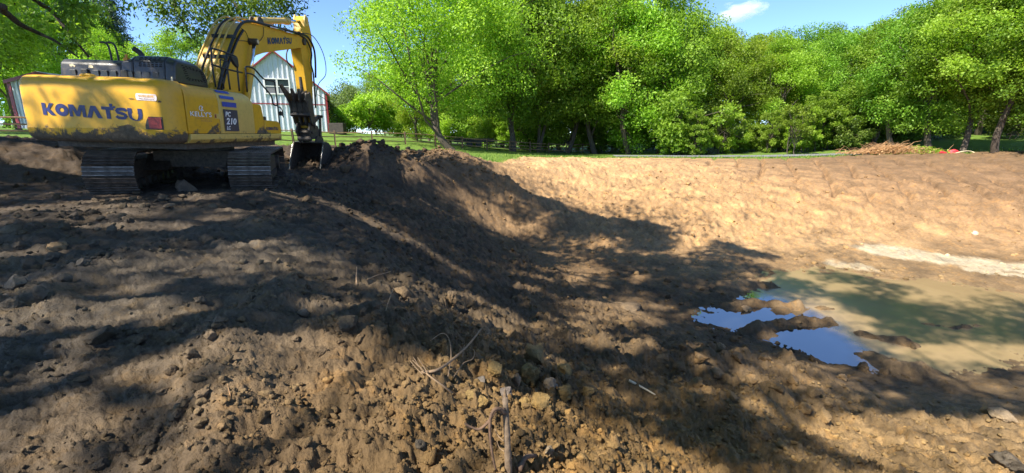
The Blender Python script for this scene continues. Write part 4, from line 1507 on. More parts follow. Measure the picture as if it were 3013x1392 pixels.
def gen_tree(seed, H=14.0, R=5.0, base=.25, nleaf=26000, leaf=.27, nclump=120, mat='leaf', trunk_r=.24, lean=(0, 0), clump=(.75, 1.55), stems=1, flat=.75, top_pow=1.0, droop=.25):
    rng = np.random.default_rng(seed)
    zc, a = H * (1 + base) / 2, H * (1 - base) / 2
    lob = rng.normal(size=(7, 3))
    lob /= np.linalg.norm(lob, axis=1)[:, None]
    la = rng.uniform(.05, .28, 7)
    # clump centres
    d = rng.normal(size=(nclump, 3))
    d /= np.linalg.norm(d, axis=1)[:, None]
    rad = rng.uniform(.12, 1, nclump) ** .42
    k = 1 + ((np.maximum(0, d @ lob.T) ** 4) * la).sum(1) - .16
    P = d * (rad * k)[:, None]
    narrow = 1 - .28 * np.maximum(0, P[:, 2]) ** top_pow
    cen = np.c_[P[:, 0] * R * narrow + lean[0], P[:, 1] * R * narrow + lean[1], zc + P[:, 2] * a]
    cen[:, 2] = np.maximum(cen[:, 2], H * base * .8 + .25)
    cs = rng.uniform(clump[0], clump[1], nclump) * R / 5.0
    per = rng.multinomial(nleaf, (cs ** 2) / (cs ** 2).sum())
    idx = np.repeat(np.arange(nclump), per)
    g = rng.normal(size=(nleaf, 3))
    g /= np.linalg.norm(g, axis=1)[:, None]
    g *= (rng.uniform(0, 1, nleaf) ** .45)[:, None]
    off = g * np.array([1, 1, flat])
    C = cen[idx] + off * cs[idx][:, None]
    ct = rng.uniform(.2, .8, nclump)
    crown = leaf_mesh('crown', C, g, rng, leaf, MAT[mat], droop, .52, ct[idx])
    mb = MB()
    top = (lean[0] * .7, lean[1] * .7, H * .66)
    trunks = []
    for s in range(stems):
        b = (rng.normal() * .25 * (stems > 1), rng.normal() * .25 * (stems > 1), -.4)
        tp = (top[0] + rng.normal() * R * .25 * (stems > 1), top[1] + rng.normal() * R * .25 * (stems > 1), top[2])
        tr = trunk_r / math.sqrt(stems)
        pts = limb_set(mb, rng, b, tp, tr * 1.15, tr * .35, 0, 9, 8)
        trunks.append(pts)
    order = np.argsort(-cs)[:26]
    for j in order:
        pts = trunks[j % stems]
        t = rng.uniform(.32, .9)
        k_ = int(t * (len(pts) - 1))
        limb_set(mb, rng, pts[k_], cen[j], trunk_r * (.5 - .3 * t), .02, .06, 5, 4)
    me = bpy.data.meshes.new('trunk')
    me.from_pydata(mb.v, [], mb.f)
    me.polygons.foreach_set('use_smooth', np.ones(len(me.polygons), dtype=bool))
    me.materials.append(MAT['bark'])
    me.update()
    return me, crown


def place_tree(kind, variant, x, y, scale, rz, label, cat='tree', group=None, name=None, zs=1.0, sink=0.0):
    z = float(base_h(np.array([x]), np.array([y]))[0]) - sink
    o = empty(name or kind, (x, y, z), rz)
    o.scale = (scale, scale, scale * zs)
    link_mesh('trunk', variant[0], None, o)
    link_mesh('crown', variant[1], None, o)
    return tag(o, label, cat, group)


V_ = {
    'hero': gen_tree(11, 16.5, 8.8, .18, 64000, .215, 210, 'leaf_bright', .30, (-1.3, 0), (.6, 1.25)),
    'a': gen_tree(21, 14, 5.0, .12, 34000, .21, 150, 'leaf', .22),
    'b': gen_tree(22, 14, 4.6, .06, 34000, .21, 140, 'leaf_bright', .20),
    'c': gen_tree(23, 14, 5.2, .14, 36000, .20, 170, 'leaf', .24, clump=(.6, 1.3)),
    'd': gen_tree(24, 14, 4.6, .08, 34000, .205, 150, 'leaf', .18, stems=2),
    'e': gen_tree(25, 14, 4.8, .16, 36000, .20, 160, 'leaf_bright', .20, clump=(.6, 1.3)),
    'low': gen_tree(26, 7.0, 2.9, .0, 16000, .20, 110, 'leaf', .10, clump=(.5, 1.1), stems=3),
    'low2': gen_tree(27, 7.0, 2.7, .0, 16000, .20, 110, 'leaf_bright', .10, clump=(.5, 1.1), stems=3),
    'bush': gen_tree(31, 4.0, 2.2, .03, 7000, .20, 46, 'leaf', .06, clump=(.9, 2.0), stems=4),
    'bush2': gen_tree(32, 4.0, 2.3, .03, 7000, .20, 46, 'leaf_bright', .06, clump=(.9, 2.0), stems=4),
    'bush3': gen_tree(33, 4.0, 2.2, .03, 7000, .20, 46, 'leaf_dark', .06, clump=(.9, 2.0), stems=4),
    'willow': gen_tree(34, 6.0, 3.6, .10, 11000, .20, 60, 'leaf_pale', .10, clump=(.9, 1.9), stems=3),
    'sapling': gen_tree(35, 4.4, 1.55, .34, 5200, .15, 40, 'leaf', .045, clump=(.7, 1.5), stems=2, droop=.5),
}


def gen_conifer(seed, H, R, n):
    rng = np.random.default_rng(seed)
    mb = MB()
    mb.tube([(0, 0, -.3), (0, 0, H * .97)], [.22, .03], 7, cap=False)
    C, D, T = [], [], []
    for k in range(95):
        z = H * (.10 + .88 * k / 95)
        r = R * (1 - z / H) ** .8 * rng.uniform(.75, 1.1) + .12
        az = k * 2.4 + rng.normal() * .3
        d = np.array([math.cos(az), math.sin(az), -.12])
        mb.tube([(0, 0, z), tuple(np.array([0, 0, z]) + d * r * .5), tuple(np.array([0, 0, z]) + d * r + np.array([0, 0, .12]))], [.04, .025, .008], 4, cap=False)
        m = int(n / 95 * (.4 + 1.2 * r / R))
        t = rng.uniform(.15, 1, m)
        p = np.array([0, 0, z]) + d[None] * (t * r)[:, None] + rng.normal(size=(m, 3)) * np.array([.26, .26, .13]) * (.5 + t[:, None])
        C.append(p)
        D.append(np.repeat(d[None], m, 0))
        T.append(np.full(m, rng.uniform(.2, .8)))
    C, D, T = np.concatenate(C), np.concatenate(D), np.concatenate(T)
    crown = leaf_mesh('crown', C, D, rng, .26, MAT['needle'], .2, .28, T)
    me = bpy.data.meshes.new('trunk')
    me.from_pydata(mb.v, [], mb.f)
    me.materials.append(MAT['bark'])
    me.update()
    return me, crown


V_['conifer'] = gen_conifer(41, 12, 3.2, 15000)

rnd = random.Random(3)
# nearest the pit, left to right along the fence
place_tree('ash_tree', V_['hero'], ground_x(1345, 40, -1.3), 40.0, 1.0, 0, 'broad bright green tree with a forked trunk in front of the rail fence', name='broad_tree', sink=.1)
WOOD = [  # column, Y, height, variant, label
    (1228, 47, 8.6, 'b', 'small bright tree behind the fence, under the broad tree at its left'),
    (1510, 48, 20, 'a', 'tall tree with a straight grey trunk right of the broad forked tree'),
    (1585, 52, 19, 'd', 'two-stemmed tree leaning over the fence right of the straight grey trunk'),
    (1668, 54, 18, 'e', 'slim tree with a crooked trunk behind the fence, right of the two-stemmed tree'),
    (1757, 52, 19.5, 'a', 'tall tree with a pale trunk at the end of the visible fence'),
    (1856, 50, 18.5, 'b', 'yellow-green tree with a rounded top left of the small cloud'),
    (1950, 50, 17.5, 'd', 'leafy tree whose top stands just left of the cloud'),
    (2045, 51, 15.5, 'b', 'rounded light green tree right below the cloud, left part'),
    (2135, 50, 12.8, 'c', 'dark green tree with foliage to the ground, below the cloud'),
    (2215, 52, 12.8, 'e', 'light green tree in the low part of the wood, right of the dark one'),
    (2300, 49, 12.0, 'b', 'rounded tree at the lowest dip of the skyline'),
    (2390, 51, 12.2, 'a', 'mid green tree right of the skyline dip'),
    (2470, 48, 11.4, 'd', 'tree behind the brush pile, at its left end'),
    (2560, 46, 12.4, 'c', 'dark tree right behind the middle of the brush pile'),
    (2640, 42, 13.2, 'a', 'tree with a leaning trunk behind the right end of the brush pile'),
    (2735, 40, 14.0, 'c', 'tall dark tree at the edge of the shaded lawn'),
    (2830, 37, 14.2, 'e', 'tall tree with a leaning trunk on the shaded lawn'),
    (2930, 36, 15.0, 'a', 'tall tree near the right edge, foliage hanging over the lawn'),
    (3060, 33, 14.5, 'c', 'dark tree at the right edge of the picture'),
]
for i, (px, Y, H, v, lab) in enumerate(WOOD):
    place_tree('tree', V_[v], ground_x(px, Y), Y, H / 14.0, rnd.uniform(0, 6.28), lab, 'tree', 'trees along the edge of the wood')
BACK = [(1300, 100, 10), (1380, 98, 11), (1450, 100, 11), (1520, 98, 11), (1600, 100, 11), (1680, 98, 11), (1780, 98, 11), (960, 84, 7), (1040, 80, 9), (1110, 82, 12), (1180, 80, 14), (1260, 78, 16), (1330, 74, 17), (1400, 62, 19), (1480, 66, 21), (1560, 68, 22), (1650, 66, 21), (1740, 68, 22), (1830, 66, 20.5), (1915, 68, 19.5), (2010, 66, 16.5), (2100, 68, 16), (2180, 66, 14.5), (2260, 68, 15), (2350, 68, 15.5), (2430, 66, 15), (2510, 62, 14.5), (2600, 58, 15), (2690, 54, 15.5),
        (2780, 52, 17), (2870, 50, 18), (2960, 48, 18), (3050, 46, 19), (3140, 44, 18)]
for i, (px, Y, H) in enumerate(BACK):
    place_tree('tree', V_['acbdae'[i % 6]], ground_x(px, Y), Y, H / 14.0, rnd.uniform(0, 6.28), 'leafy tree deep in the wood, seen only between the nearer crowns', 'tree', 'trees deep in the wood')
# understory along the wood's foot
px = 1400
i = 0
while px < 3010:
    if px < 1940: Y, H = rnd.uniform(57, 62), rnd.uniform(3.2, 6.0)
    elif px < 2500: Y, H = rnd.uniform(44.0, 48.5), rnd.uniform(2.6, 5.6)
    else: Y, H = rnd.uniform(47, 54), rnd.uniform(3, 5)
    place_tree('shrub', (V_[(('low2', 'bush2', 'low2', 'low', 'bush2') if px < 1940 else ('low', 'bush3', 'low2', 'low', 'bush'))[i % 5]]), ground_x(px, Y), Y, H / (7.0 if i % 5 in (0, 2, 3) else 4.0) * 1.15, rnd.uniform(0, 6.28),  # brighter leaf colour left of the split stands for sunlight between the trunks
               'green shrub in the undergrowth at the foot of the wood', 'shrub', 'undergrowth shrubs at the foot of the wood', sink=.15)
    px += rnd.uniform(34, 52)
    i += 1
for (px, Y, H, v, lab) in [(2490, 44.5, 3.4, 'bush3', 'dark shrub right behind the left end of the brush pile'), (2600, 47, 3.6, 'bush3', 'dark shrub in the shade behind the middle of the brush pile'), (2700, 49, 3.6, 'bush', 'shrub in the shade behind the red bundles'), (2960, 45, 4.0, 'bush3', 'dark shrub on the shaded lawn near the right edge'), (2880, 52, 4.0, 'bush3', 'dark shrub at the back of the shaded lawn'), (985, 64, 5.5, 'bush', 'green shrub far behind the right corner of the barn'), (1350, 60, 5.0, 'bush', 'green shrub behind the fence, directly behind the broad trunk'), (1240, 62, 5.0, 'bush', 'green shrub at the far side of the lawn left of the broad trunk'), (1180, 64, 5.0, 'bush3', 'dark shrub at the far side of the lawn, under the left of the broad crown'), (1290, 58, 4.2, 'bush2', 'bright shrub behind the fence just left of the broad tree trunk'), (1420, 52, 4.0, 'bush2', 'sunlit yellow-green shrub behind the fence right of the broad tree'),
                           (1075, 52, 5.0, 'bush2', 'bright bush between the barn and the broad tree'), (1130, 55, 5.5, 'bush2', 'second bright bush right of the barn, under the broad crown')]:
    place_tree('shrub', V_[v], ground_x(px, Y), Y, H / 4.0, rnd.uniform(0, 6.28), lab, 'shrub', sink=.1)
place_tree('willow_bush', V_['willow'], ground_x(1020, 54), 54.0, .95, 1.0, 'grey-green willow bush right of the barn corner', 'bush')
place_tree('sapling', V_['sapling'], ground_x(2338, 40.5), 40.5, 1.05, .4, 'slender young tree with two thin pale stems in front of the wood', 'tree', name='young_tree')
# left side, behind the barn and the machine
LEFT = [(-60, 31, 15, 'e', 'leafy tree at the far left behind the rail fence'), (60, 38, 13.5, 'b', 'tall green tree left of the barn wing'), (215, 56, 19, 'b', 'bright tree behind the barn, left of the conifer'),
        (330, 60, 15.5, 'd', 'mid green tree behind the machine, beside the conifer'), (-190, 27, 14, 'e', 'tree just outside the left edge, its leaves reaching in'), (20, 48, 17, 'b', 'tall tree in the second row at the far left')]
for px, Y, H, v, lab in LEFT:
    place_tree('tree', V_[v], ground_x(px, Y, 0), Y, H / 14.0, rnd.uniform(0, 6.28), lab, 'tree')
place_tree('conifer', V_['conifer'], ground_x(395, 62, 0), 62.0, 1.42, 0, 'blue-green conifer rising behind the machine', 'tree', name='conifer_tree')
place_tree('conifer', V_['conifer'], ground_x(352, 66, 0), 66.0, 1.45, 2, 'second conifer half hidden left of the first', 'tree', name='conifer_tree')
place_tree('tree', V_['b'], ground_x(375, 50, 0), 50.0, .74, 1.2, 'light green tree peeping over the black hood', 'tree')
place_tree('tree', V_['e'], ground_x(560, 58, 0), 58.0, .92, 1.2, 'pale green tree between the hood and the boom', 'tree')


# ------------------------------------------------------------------ the big trees that shade the bank
# openings in the canopy: (X, Y, half sizes, turn) of the sun flecks they let through to the ground
GAPS = [(0.0, 2.35, 1.7, .85, 0), (-1.7, 2.9, 1.0, .30, .3), (-2.9, 9.4, 2.0, .35, -.5), (6.3, 4.4, 3.2, 1.1, .1), (-8.3, 7.4, 2.2, .35, .1), (-3.7, 3.4, .9, .25, .3), (-2.6, 2.0, .5, .3, .2), (2.1, 9.4, 1.1, .6, 0), (10.2, 8.6, 2.2, .5, 0), (11.5, 7.6, 2.0, .5, -.2),
        (1.5, 6.0, .8, .3, .4), (-.6, 6.6, .7, .3, -.6), (-6.9, 9.2, .9, .3, .2), (-5.2, 9.4, .4, .3, 0), (-4.2, 17.5, .8, 1.5, 0), (-3.6, 13.0, .6, .25, -.5), (1.0, 15.2, .5, .2, 0), (-5.6, 6.4, .9, .25, .2), (8.6, 10.6, .8, .3, 0), (-10.8, 10.6, 1.0, .6, 0), (-6.0, 8.4, .5, .3, 0)]


_g = random.Random(21)
for _ in range(110):
    a_, r_ = RAD(_g.uniform(-50, 48)), 1.8 * (9.5 ** _g.random())
    GAPS.append((r_ * math.sin(a_), r_ * math.cos(a_), (.09 + .022 * r_) * _g.uniform(.7, 1.8), (.05 + .014 * r_) * _g.uniform(.6, 1.4), _g.uniform(.3, 1.0)))


def lets_through(P, margin, ground=-1.8):
    k = (P[:, 2] - ground) / TOSUN.z
    sx, sy = P[:, 0] - TOSUN.x * k, P[:, 1] - TOSUN.y * k
    if margin > 0:
        g = base_h(sx, sy)
        k = (P[:, 2] - g) / TOSUN.z
        sx, sy = P[:, 0] - TOSUN.x * k, P[:, 1] - TOSUN.y * k
    # the crowns end along one ragged edge, so the far bank lies in the sun
    edge = np.interp(sx, [-9, -1.3, 6, 10, 13, 16, 22], [24.5, 22.3, 19.0, 15.9, 12.6, 11.2, 10.5])
    m = sy > edge + .7 * fbm(sx * .8, sy * .8, 301, 3)
    for x, y, a, b, t in GAPS:
        u, w = (sx - x) * math.cos(t) + (sy - y) * math.sin(t), -(sx - x) * math.sin(t) + (sy - y) * math.cos(t)
        m |= (u / a) ** 2 + (w / b) ** 2 < 1
    return m


def shade_tree(name, base_xy, cen, R, a, seed, nleaf, label, limbs=(), clumps=(), leaf=.17, nclump=150, trunk_r=.42, fork=3.5, mat='leaf_dark', dark_first=0):
    rng = np.random.default_rng(seed)
    bz = float(base_h(np.array([base_xy[0]]), np.array([base_xy[1]]))[0])
    o = empty(name, (base_xy[0], base_xy[1], bz))
    org = np.array([base_xy[0], base_xy[1], bz])
    d = rng.normal(size=(nclump, 3))
    d /= np.linalg.norm(d, axis=1)[:, None]
    P = d * (rng.uniform(.05, 1, nclump) ** .45)[:, None] * np.array([R[0], R[1], a]) + np.array(cen)
    cs = rng.uniform(.6, 1.5, nclump)
    # keep clear of the open view below the crown
    lim = .36 * np.maximum(P[:, 1], 0) + 1.6
    P[:, 2] = np.maximum(P[:, 2], lim + cs)
    extra = np.array([c[:3] for c in clumps]).reshape(-1, 3)
    es = np.array([c[3] for c in clumps])
    per = rng.multinomial(nleaf, (cs ** 2) / (cs ** 2).sum())
    idx = np.repeat(np.arange(nclump), per)
    g = rng.normal(size=(nleaf, 3))
    g /= np.linalg.norm(g, axis=1)[:, None]
    g *= (rng.uniform(0, 1, nleaf) ** .42)[:, None]
    C = P[idx] + g * cs[idx][:, None] * np.array([1, 1, .6])
    tints = rng.uniform(.1, .9, nchk := nclump)[idx]
    if len(extra):
        ne = (es ** 2 * 380).astype(int)
        ie = np.repeat(np.arange(len(extra)), ne)
        ge = rng.normal(size=(len(ie), 3)) * .42
        Ce = extra[ie] + ge * es[ie][:, None] * np.array([1, 1, .85])
        te = rng.uniform(.2, .9, len(extra))[ie]
        for nm, sel, mt in (('hanging_foliage', ie < dark_first, 'leaf_dark'), ('hanging_foliage', ie >= dark_first, mat)):  # first clumps: backlit shade put into the colour by darker leaves
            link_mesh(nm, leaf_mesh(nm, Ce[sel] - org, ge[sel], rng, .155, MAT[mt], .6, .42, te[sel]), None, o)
    drop = lets_through(C, .1) & (rng.uniform(0, 1, len(C)) < .93)
    C, g, tints = C[~drop], g[~drop], tints[~drop]
    crown = leaf_mesh('crown', C - org, g, rng, leaf, MAT[mat], .55, .42, tints)
    link_mesh('crown', crown, None, o)
    mb = MB()
    f = np.array([base_xy[0] + (cen[0] - base_xy[0]) * .3, base_xy[1] + (cen[1] - base_xy[1]) * .3, bz + fork])
    limb_set(mb, rng, (0, 0, -.4), f - org, trunk_r * 1.2, trunk_r * .85, 0, 12, 6)
    for k in range(10):
        j = rng.integers(nclump)
        limb_set(mb, rng, f - org, P[j] - org, trunk_r * .28, .02, .05, 7, 7)
    for pts, r0, r1 in limbs:
        Q = smooth_path([tuple(np.array(p) - org) for p in pts], 4)
        mb.tube(Q, [r0 + (r1 - r0) * k / (len(Q) - 1) for k in range(len(Q))], 7, cap=False)
    me = bpy.data.meshes.new('trunk')
    me.from_pydata(mb.v, [], mb.f)
    me.polygons.foreach_set('use_smooth', np.ones(len(me.polygons), dtype=bool))
    me.materials.append(MAT['bark'])
    me.update()
    link_mesh('trunk', me, None, o)
    return tag(o, label, 'tree')


def spot(px, py, Y):
    """point Y metres ahead seen at (px, py)"""
    d = np.array([(px - 1506.5) / FOC, CP + (696 - py) / FOC * SP, -SP + (696 - py) / FOC * CP])
    return tuple(d * (Y / d[1]))


hang = []
for (px, py, s) in [(490, 10, .8), (520, 45, .7), (545, 75, .55), (585, 100, .5), (600, 25, .8), (640, 10, .9), (590, 60, .6), (560, 120, .45), (690, 15, .9), (700, 45, .6), (750, 20, .8), (740, 55, .55), (800, 15, .8), (850, 20, .7), (870, 45, .45), (820, 50, .5), (650, 45, .6), (480, 30, .5), (575, 150, .35), (760, -20, 1.0), (620, -25, 1.1), (530, -25, 1.0), (850, -25, .9)]:
    p = spot(px, py, 18.5)
    hang.append((p[0], p[1] + rnd.uniform(-.6, .6), p[2], s * 1.25))
for (px, py, s) in [(30, 60, .8), (70, 30, .9), (120, 15, .9), (170, 10, .9), (220, 20, .8), (260, 30, .7), (60, 100, .7), (110, 80, .8), (160, 60, .8), (210, 90, .7), (250, 90, .6), (290, 60, .6), (20, 130, .7), (80, 140, .6), (140, 130, .6), (190, 140, .5), (240, 130, .5), (40, 170, .5), (300, 110, .45), (320, 30, .6), (350, 15, .5), (10, 20, .8), (275, 5, .8)]:
    p = spot(px, py, 12.0)
    hang.append((p[0], p[1] + rnd.uniform(-1.2, 1.2), p[2], s * .62))
lim = [
    ([(-14.5, 9.0, 1.8), spot(-60, 20, 10.5), spot(10, 34, 11), spot(60, 72, 11.5), spot(112, 97, 12), spot(165, 122, 12), spot(232, 170, 12.2)], .10, .02),
    ([(-14.5, 9.0, 2.6), spot(40, -50, 11), spot(100, 0, 11.5), spot(150, 32, 12), spot(192, 82, 12), spot(232, 132, 12), spot(262, 168, 12.2)], .08, .02),
    ([(-13.8, 10, 4.5), (-13.5, 14, 7.4), (-12.8, 17, 7.3), spot(620, -40, 18.5), spot(690, 10, 18.5), spot(715, 60, 18.5)], .16, .03),
    ([(-13.5, 14, 7.4), spot(480, -40, 18.5), spot(520, 30, 18.5), spot(565, 110, 18.5)], .09, .02),
    ([spot(620, -40, 18.5), spot(780, -10, 18.5), spot(850, 25, 18.5)], .08, .02),
]
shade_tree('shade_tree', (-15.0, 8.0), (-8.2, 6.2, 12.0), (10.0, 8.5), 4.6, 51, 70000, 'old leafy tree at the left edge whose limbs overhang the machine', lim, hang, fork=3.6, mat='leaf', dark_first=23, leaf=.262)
shade_tree('shade_tree', (-10.0, -10.0), (-7.0, -3.7, 10.5), (6.8, 5.4), 3.6, 52, 38000, 'large leafy tree behind the viewer that shades the near slope', nclump=62, fork=4.5)
shade_tree('shade_tree', (-21.0, 2.0), (-16.7, 3.0, 10.5), (7.0, 7.0), 4.2, 53, 34000, 'leafy tree left of the viewer that shades the spoil by the machine', nclump=62, fork=4.0)
shade_tree('shade_tree', (-18.0, -7.0), (-13.0, -4.2, 10.5), (6.6, 5.6), 3.8, 54, 38000, 'leafy tree behind and left of the viewer that shades the flat bank', nclump=62, fork=4.0)
shade_tree('shade_tree', (3.5, -8.5), (.9, -.2, 10.5), (4.4, 3.0), 2.4, 55, 15000, 'tree behind the viewer whose crown reaches over towards the pool', nclump=34, fork=4.5, trunk_r=.3)

# ------------------------------------------------------------------ barn and shed
def siding_wall(parent, x0, x1, y, z0, topf, ribs=.40, mat=None):
    """upright steel sheets side by side, each with its raised rib"""
    n = max(1, round((x1 - x0) / ribs))
    w = (x1 - x0) / n
    for k in range(n):
        a, b = x0 + k * w, x0 + (k + 1) * w
        m = MB()
        def sheet(u0, u1, d0, d1):
            p = [(u0, z0), (u1, z0), (u1, topf(u1)), (u0, topf(u0))]
            if u0 < parent['apex'] < u1: p = p[:3] + [(parent['apex'], topf(parent['apex']))] + p[3:]
            m.prism(p, y - d1, y - d0, 'y')
        sheet(a, b - .0005, 0, .03)
        r = a + w * .5
        q = [(r - .05, z0), (r + .05, z0), (r + .05, topf(r + .05) - .03), (r - .05, topf(r - .05) - .03)]
        m.prism(q, y - .125, y - .0302, 'y')
        m.build('siding_panel', MAT['siding'], parent)


def build_barn():
    Y = 42.0
    xa, za = spot(803, 152, Y)[0], spot(803, 152, Y)[2]
    xr, ze = spot(958, 271, Y)[0], spot(958, 271, Y)[2]
    z0 = spot(966, 390, Y)[2] - .25
    o = empty('barn', (0, 0, 0))
    o.location = (xa, Y, z0)
    o['apex'] = 0.0
    th = RAD(22)
    o.rotation_euler = (0, 0, th)
    # half width so that the far corner lands where the red trim stands
    k = xr / Y
    hw = (k * Y - xa) / (math.cos(th) - k * math.sin(th))
    H, E_ = za - z0, (za - z0) * .535
    topf = lambda x: E_ + (H - E_) * (1 - min(1, abs(x) / hw))
    siding_wall(o, -hw, hw, 0, 0, topf)
    m = MB()
    m.prism([(-hw, 0), (hw, 0), (hw, E_ - .05), (0, H - .05), (-hw, E_ - .05)], .002, 14, 'y')
    m.build('wall_core', MAT['siding'], o)
    for s in (-1, 1):
        m = MB()
        dx, dz = s * (hw + .35), E_ - (H - E_) * .35 / hw
        m.prism([(0, H + .02), (dx, dz + .02), (dx, dz + .14), (0, H + .16)], -.35, 14.2, 'y')
        m.build('roof', MAT['shingle'], o)
        m = MB()
        m.prism([(0, H - .05), (dx, dz - .05), (dx, dz + .10), (0, H + .10)], -.40, -.352, 'y')
        m.build('rake_trim', MAT['red_paint'], o)
        m = MB().box(s * hw - .08, s * hw + .08, -.17, -.127, 0, E_ - .14)
        m.build('corner_trim', MAT['red_paint'], o)
    zt = spot(850, 306, Y)[2] - z0
    MB().box(-hw + .12, hw - .12, -.155, -.127, zt - .05, zt + .05).build('belt_trim', MAT['red_paint'], o)
    # two double-hung windows
    for px in (797, 834):
        xc = (spot(px, 250, Y)[0] - xa) / (math.cos(th) - spot(px, 250, Y)[0] / Y * math.sin(th))
        zt_, zb = spot(px, 234, Y)[2] - z0, spot(px, 275, Y)[2] - z0
        w = .44
        m = MB()
        m.box(xc - w - .10, xc - w, -.19, -.126, zb - .1, zt_ + .1)
        m.box(xc + w, xc + w + .10, -.19, -.126, zb - .1, zt_ + .1)
        m.box(xc - w, xc + w, -.19, -.126, zt_, zt_ + .1)
        m.box(xc - w, xc + w, -.19, -.126, zb - .1, zb)
        m.box(xc - w, xc + w, -.185, -.126, (zt_ + zb) / 2 - .03, (zt_ + zb) / 2 + .03)
        win = m.build('window', MAT['white'], o)
        MB().box(xc - w + .002, xc + w - .002, -.150, -.128, (zt_ + zb) / 2 + .032, zt_ - .002).build('pane', MAT['glass'], win)
        MB().box(xc - w + .002, xc + w - .002, -.150, -.128, zb + .002, (zt_ + zb) / 2 - .032).build('pane', MAT['window_blind'], win)
    del o['apex']
    tag(o, 'tall barn with pale grey ribbed steel walls and red trim behind the boom', 'barn')
    # utility box at the foot of its right corner
    x, z = spot(995, 395, 41.0)[0], hz(spot(995, 395, 41.0)[0], 41.0)
    m = MB().box(-.65, .65, -.4, .4, 0, .95)
    b = m.build('utility_box', MAT['dark_thing'], None, bevel=.03)
    b.location = (x, 41.0, z)
    tag(b, 'dark box standing beside the right corner of the barn', 'box')
    # small shed, left
    Y = 34.0
    x0, zt = spot(30, 240, Y)[0], spot(30, 240, Y)[2]
    zb = spot(75, 366, Y)[2] - .3
    o = empty('shed', (x0, Y, zb))
    W, E_ = 4.6, zt - zb
    H = E_ + .55
    o['apex'] = W / 2
    topf = lambda x: E_ + (H - E_) * (1 - abs(x - W / 2) / (W / 2))
    siding_wall(o, 0, W, 0, 0, topf, .34)
    MB().prism([(0, 0), (W, 0), (W, E_ - .03), (W / 2, H - .03), (0, E_ - .03)], .002, 6, 'y').build('wall_core', MAT['siding'], o)
    for s in (0, 1):
        xe = -.2 if s == 0 else W + .2
        ze_ = E_ - .05
        MB().prism([(W / 2, H + .02), (xe, ze_ + .02), (xe, ze_ + .13), (W / 2, H + .13)], -.25, 6.2, 'y').build('roof', MAT['shingle'], o)
        MB().prism([(W / 2, H - .10), (xe, ze_ - .12), (xe, ze_ + .12), (W / 2, H + .12)], -.30, -.252, 'y').build('rake_trim', MAT['red_paint'], o)
        xc = 0 if s == 0 else W
        MB().box(xc - .13, xc + .13, -.17, -.127, 0, E_ - .12).build('corner_trim', MAT['red_paint'], o)
    MB().box(.75, 1.05, -.27, -.127, 1.05, 1.45).build('meter_box', MAT['white'], o, bevel=.02)
    del o['apex']
    tag(o, 'small white ribbed metal shed with red trim behind the counterweight', 'shed')


build_barn()

# ------------------------------------------------------------------ rail fence
def build_fence():
    A, D = np.array([-14.2, 35.0]), np.array([.741, .671])
    o = empty('rail_fence', (A[0], A[1], 0))
    tag(o, 'long brown wooden post and rail fence along the lawn', 'fence')
    ts = [-30 + 3.05 * k for k in range(30)]
    rg = random.Random(12)
    P = []
    post = MB()
    post.prism([(-.065, -.055), (.06, -.065), (.068, .05), (-.055, .066)], -.5, 1.16, 'z', [(-.06, -.05), (.055, -.06), (.062, .046), (-.05, .06)])
    pme = bpy.data.meshes.new('post')
    pme.from_pydata(post.v, [], post.f)
    pme.materials.append(MAT['wood_dark'])
    for t in ts:
        q = A + D * t
        z = float(base_h(q[:1], q[1:])[0])
        P.append((q[0], q[1], z))
        p = link_mesh('post', pme, None, o)
        p.location = (q[0] - A[0], q[1] - A[1], z)
        p.rotation_euler = (rg.uniform(-.03, .03), rg.uniform(-.03, .03), rg.uniform(0, 3))
    for a, b in zip(P[:-1], P[1:]):
        for h in (.32, .66, 1.0):
            j = [rg.uniform(-.035, .035) for _ in range(4)]
            m = MB()
            mid = ((a[0] + b[0]) / 2 - A[0], (a[1] + b[1]) / 2 - A[1], (a[2] + b[2]) / 2 + h + j[2] * .6)
            m.tube([(a[0] - A[0], a[1] - A[1], a[2] + h + j[0]), mid, (b[0] - A[0], b[1] - A[1], b[2] + h + j[1])], [.034, .058, .034], 6)
            m.build('rail', MAT['wood'], o)


build_fence()


# ------------------------------------------------------------------ where a line of sight meets the ground
def hit(px, py):
    d = np.array([(px - 1506.5) / FOC, CP + (696 - py) / FOC * SP, -SP + (696 - py) / FOC * CP])
    t = 1.0 * np.exp(np.linspace(0, math.log(60), 700))
    P = d[None] * t[:, None]
    g = height(P[:, 0], P[:, 1])
    i = int(np.argmax(P[:, 2] < g))
    return P[i][0], P[i][1], float(g[i])


# ------------------------------------------------------------------ soil clods
import bmesh
def ico(sub):
    bm = bmesh.new()
    bmesh.ops.create_icosphere(bm, subdivisions=sub, radius=1)
    V = np.array([v.co[:] for v in bm.verts])
    F = np.array([[v.index for v in f.verts] for f in bm.faces])
    bm.free()
    return V, F


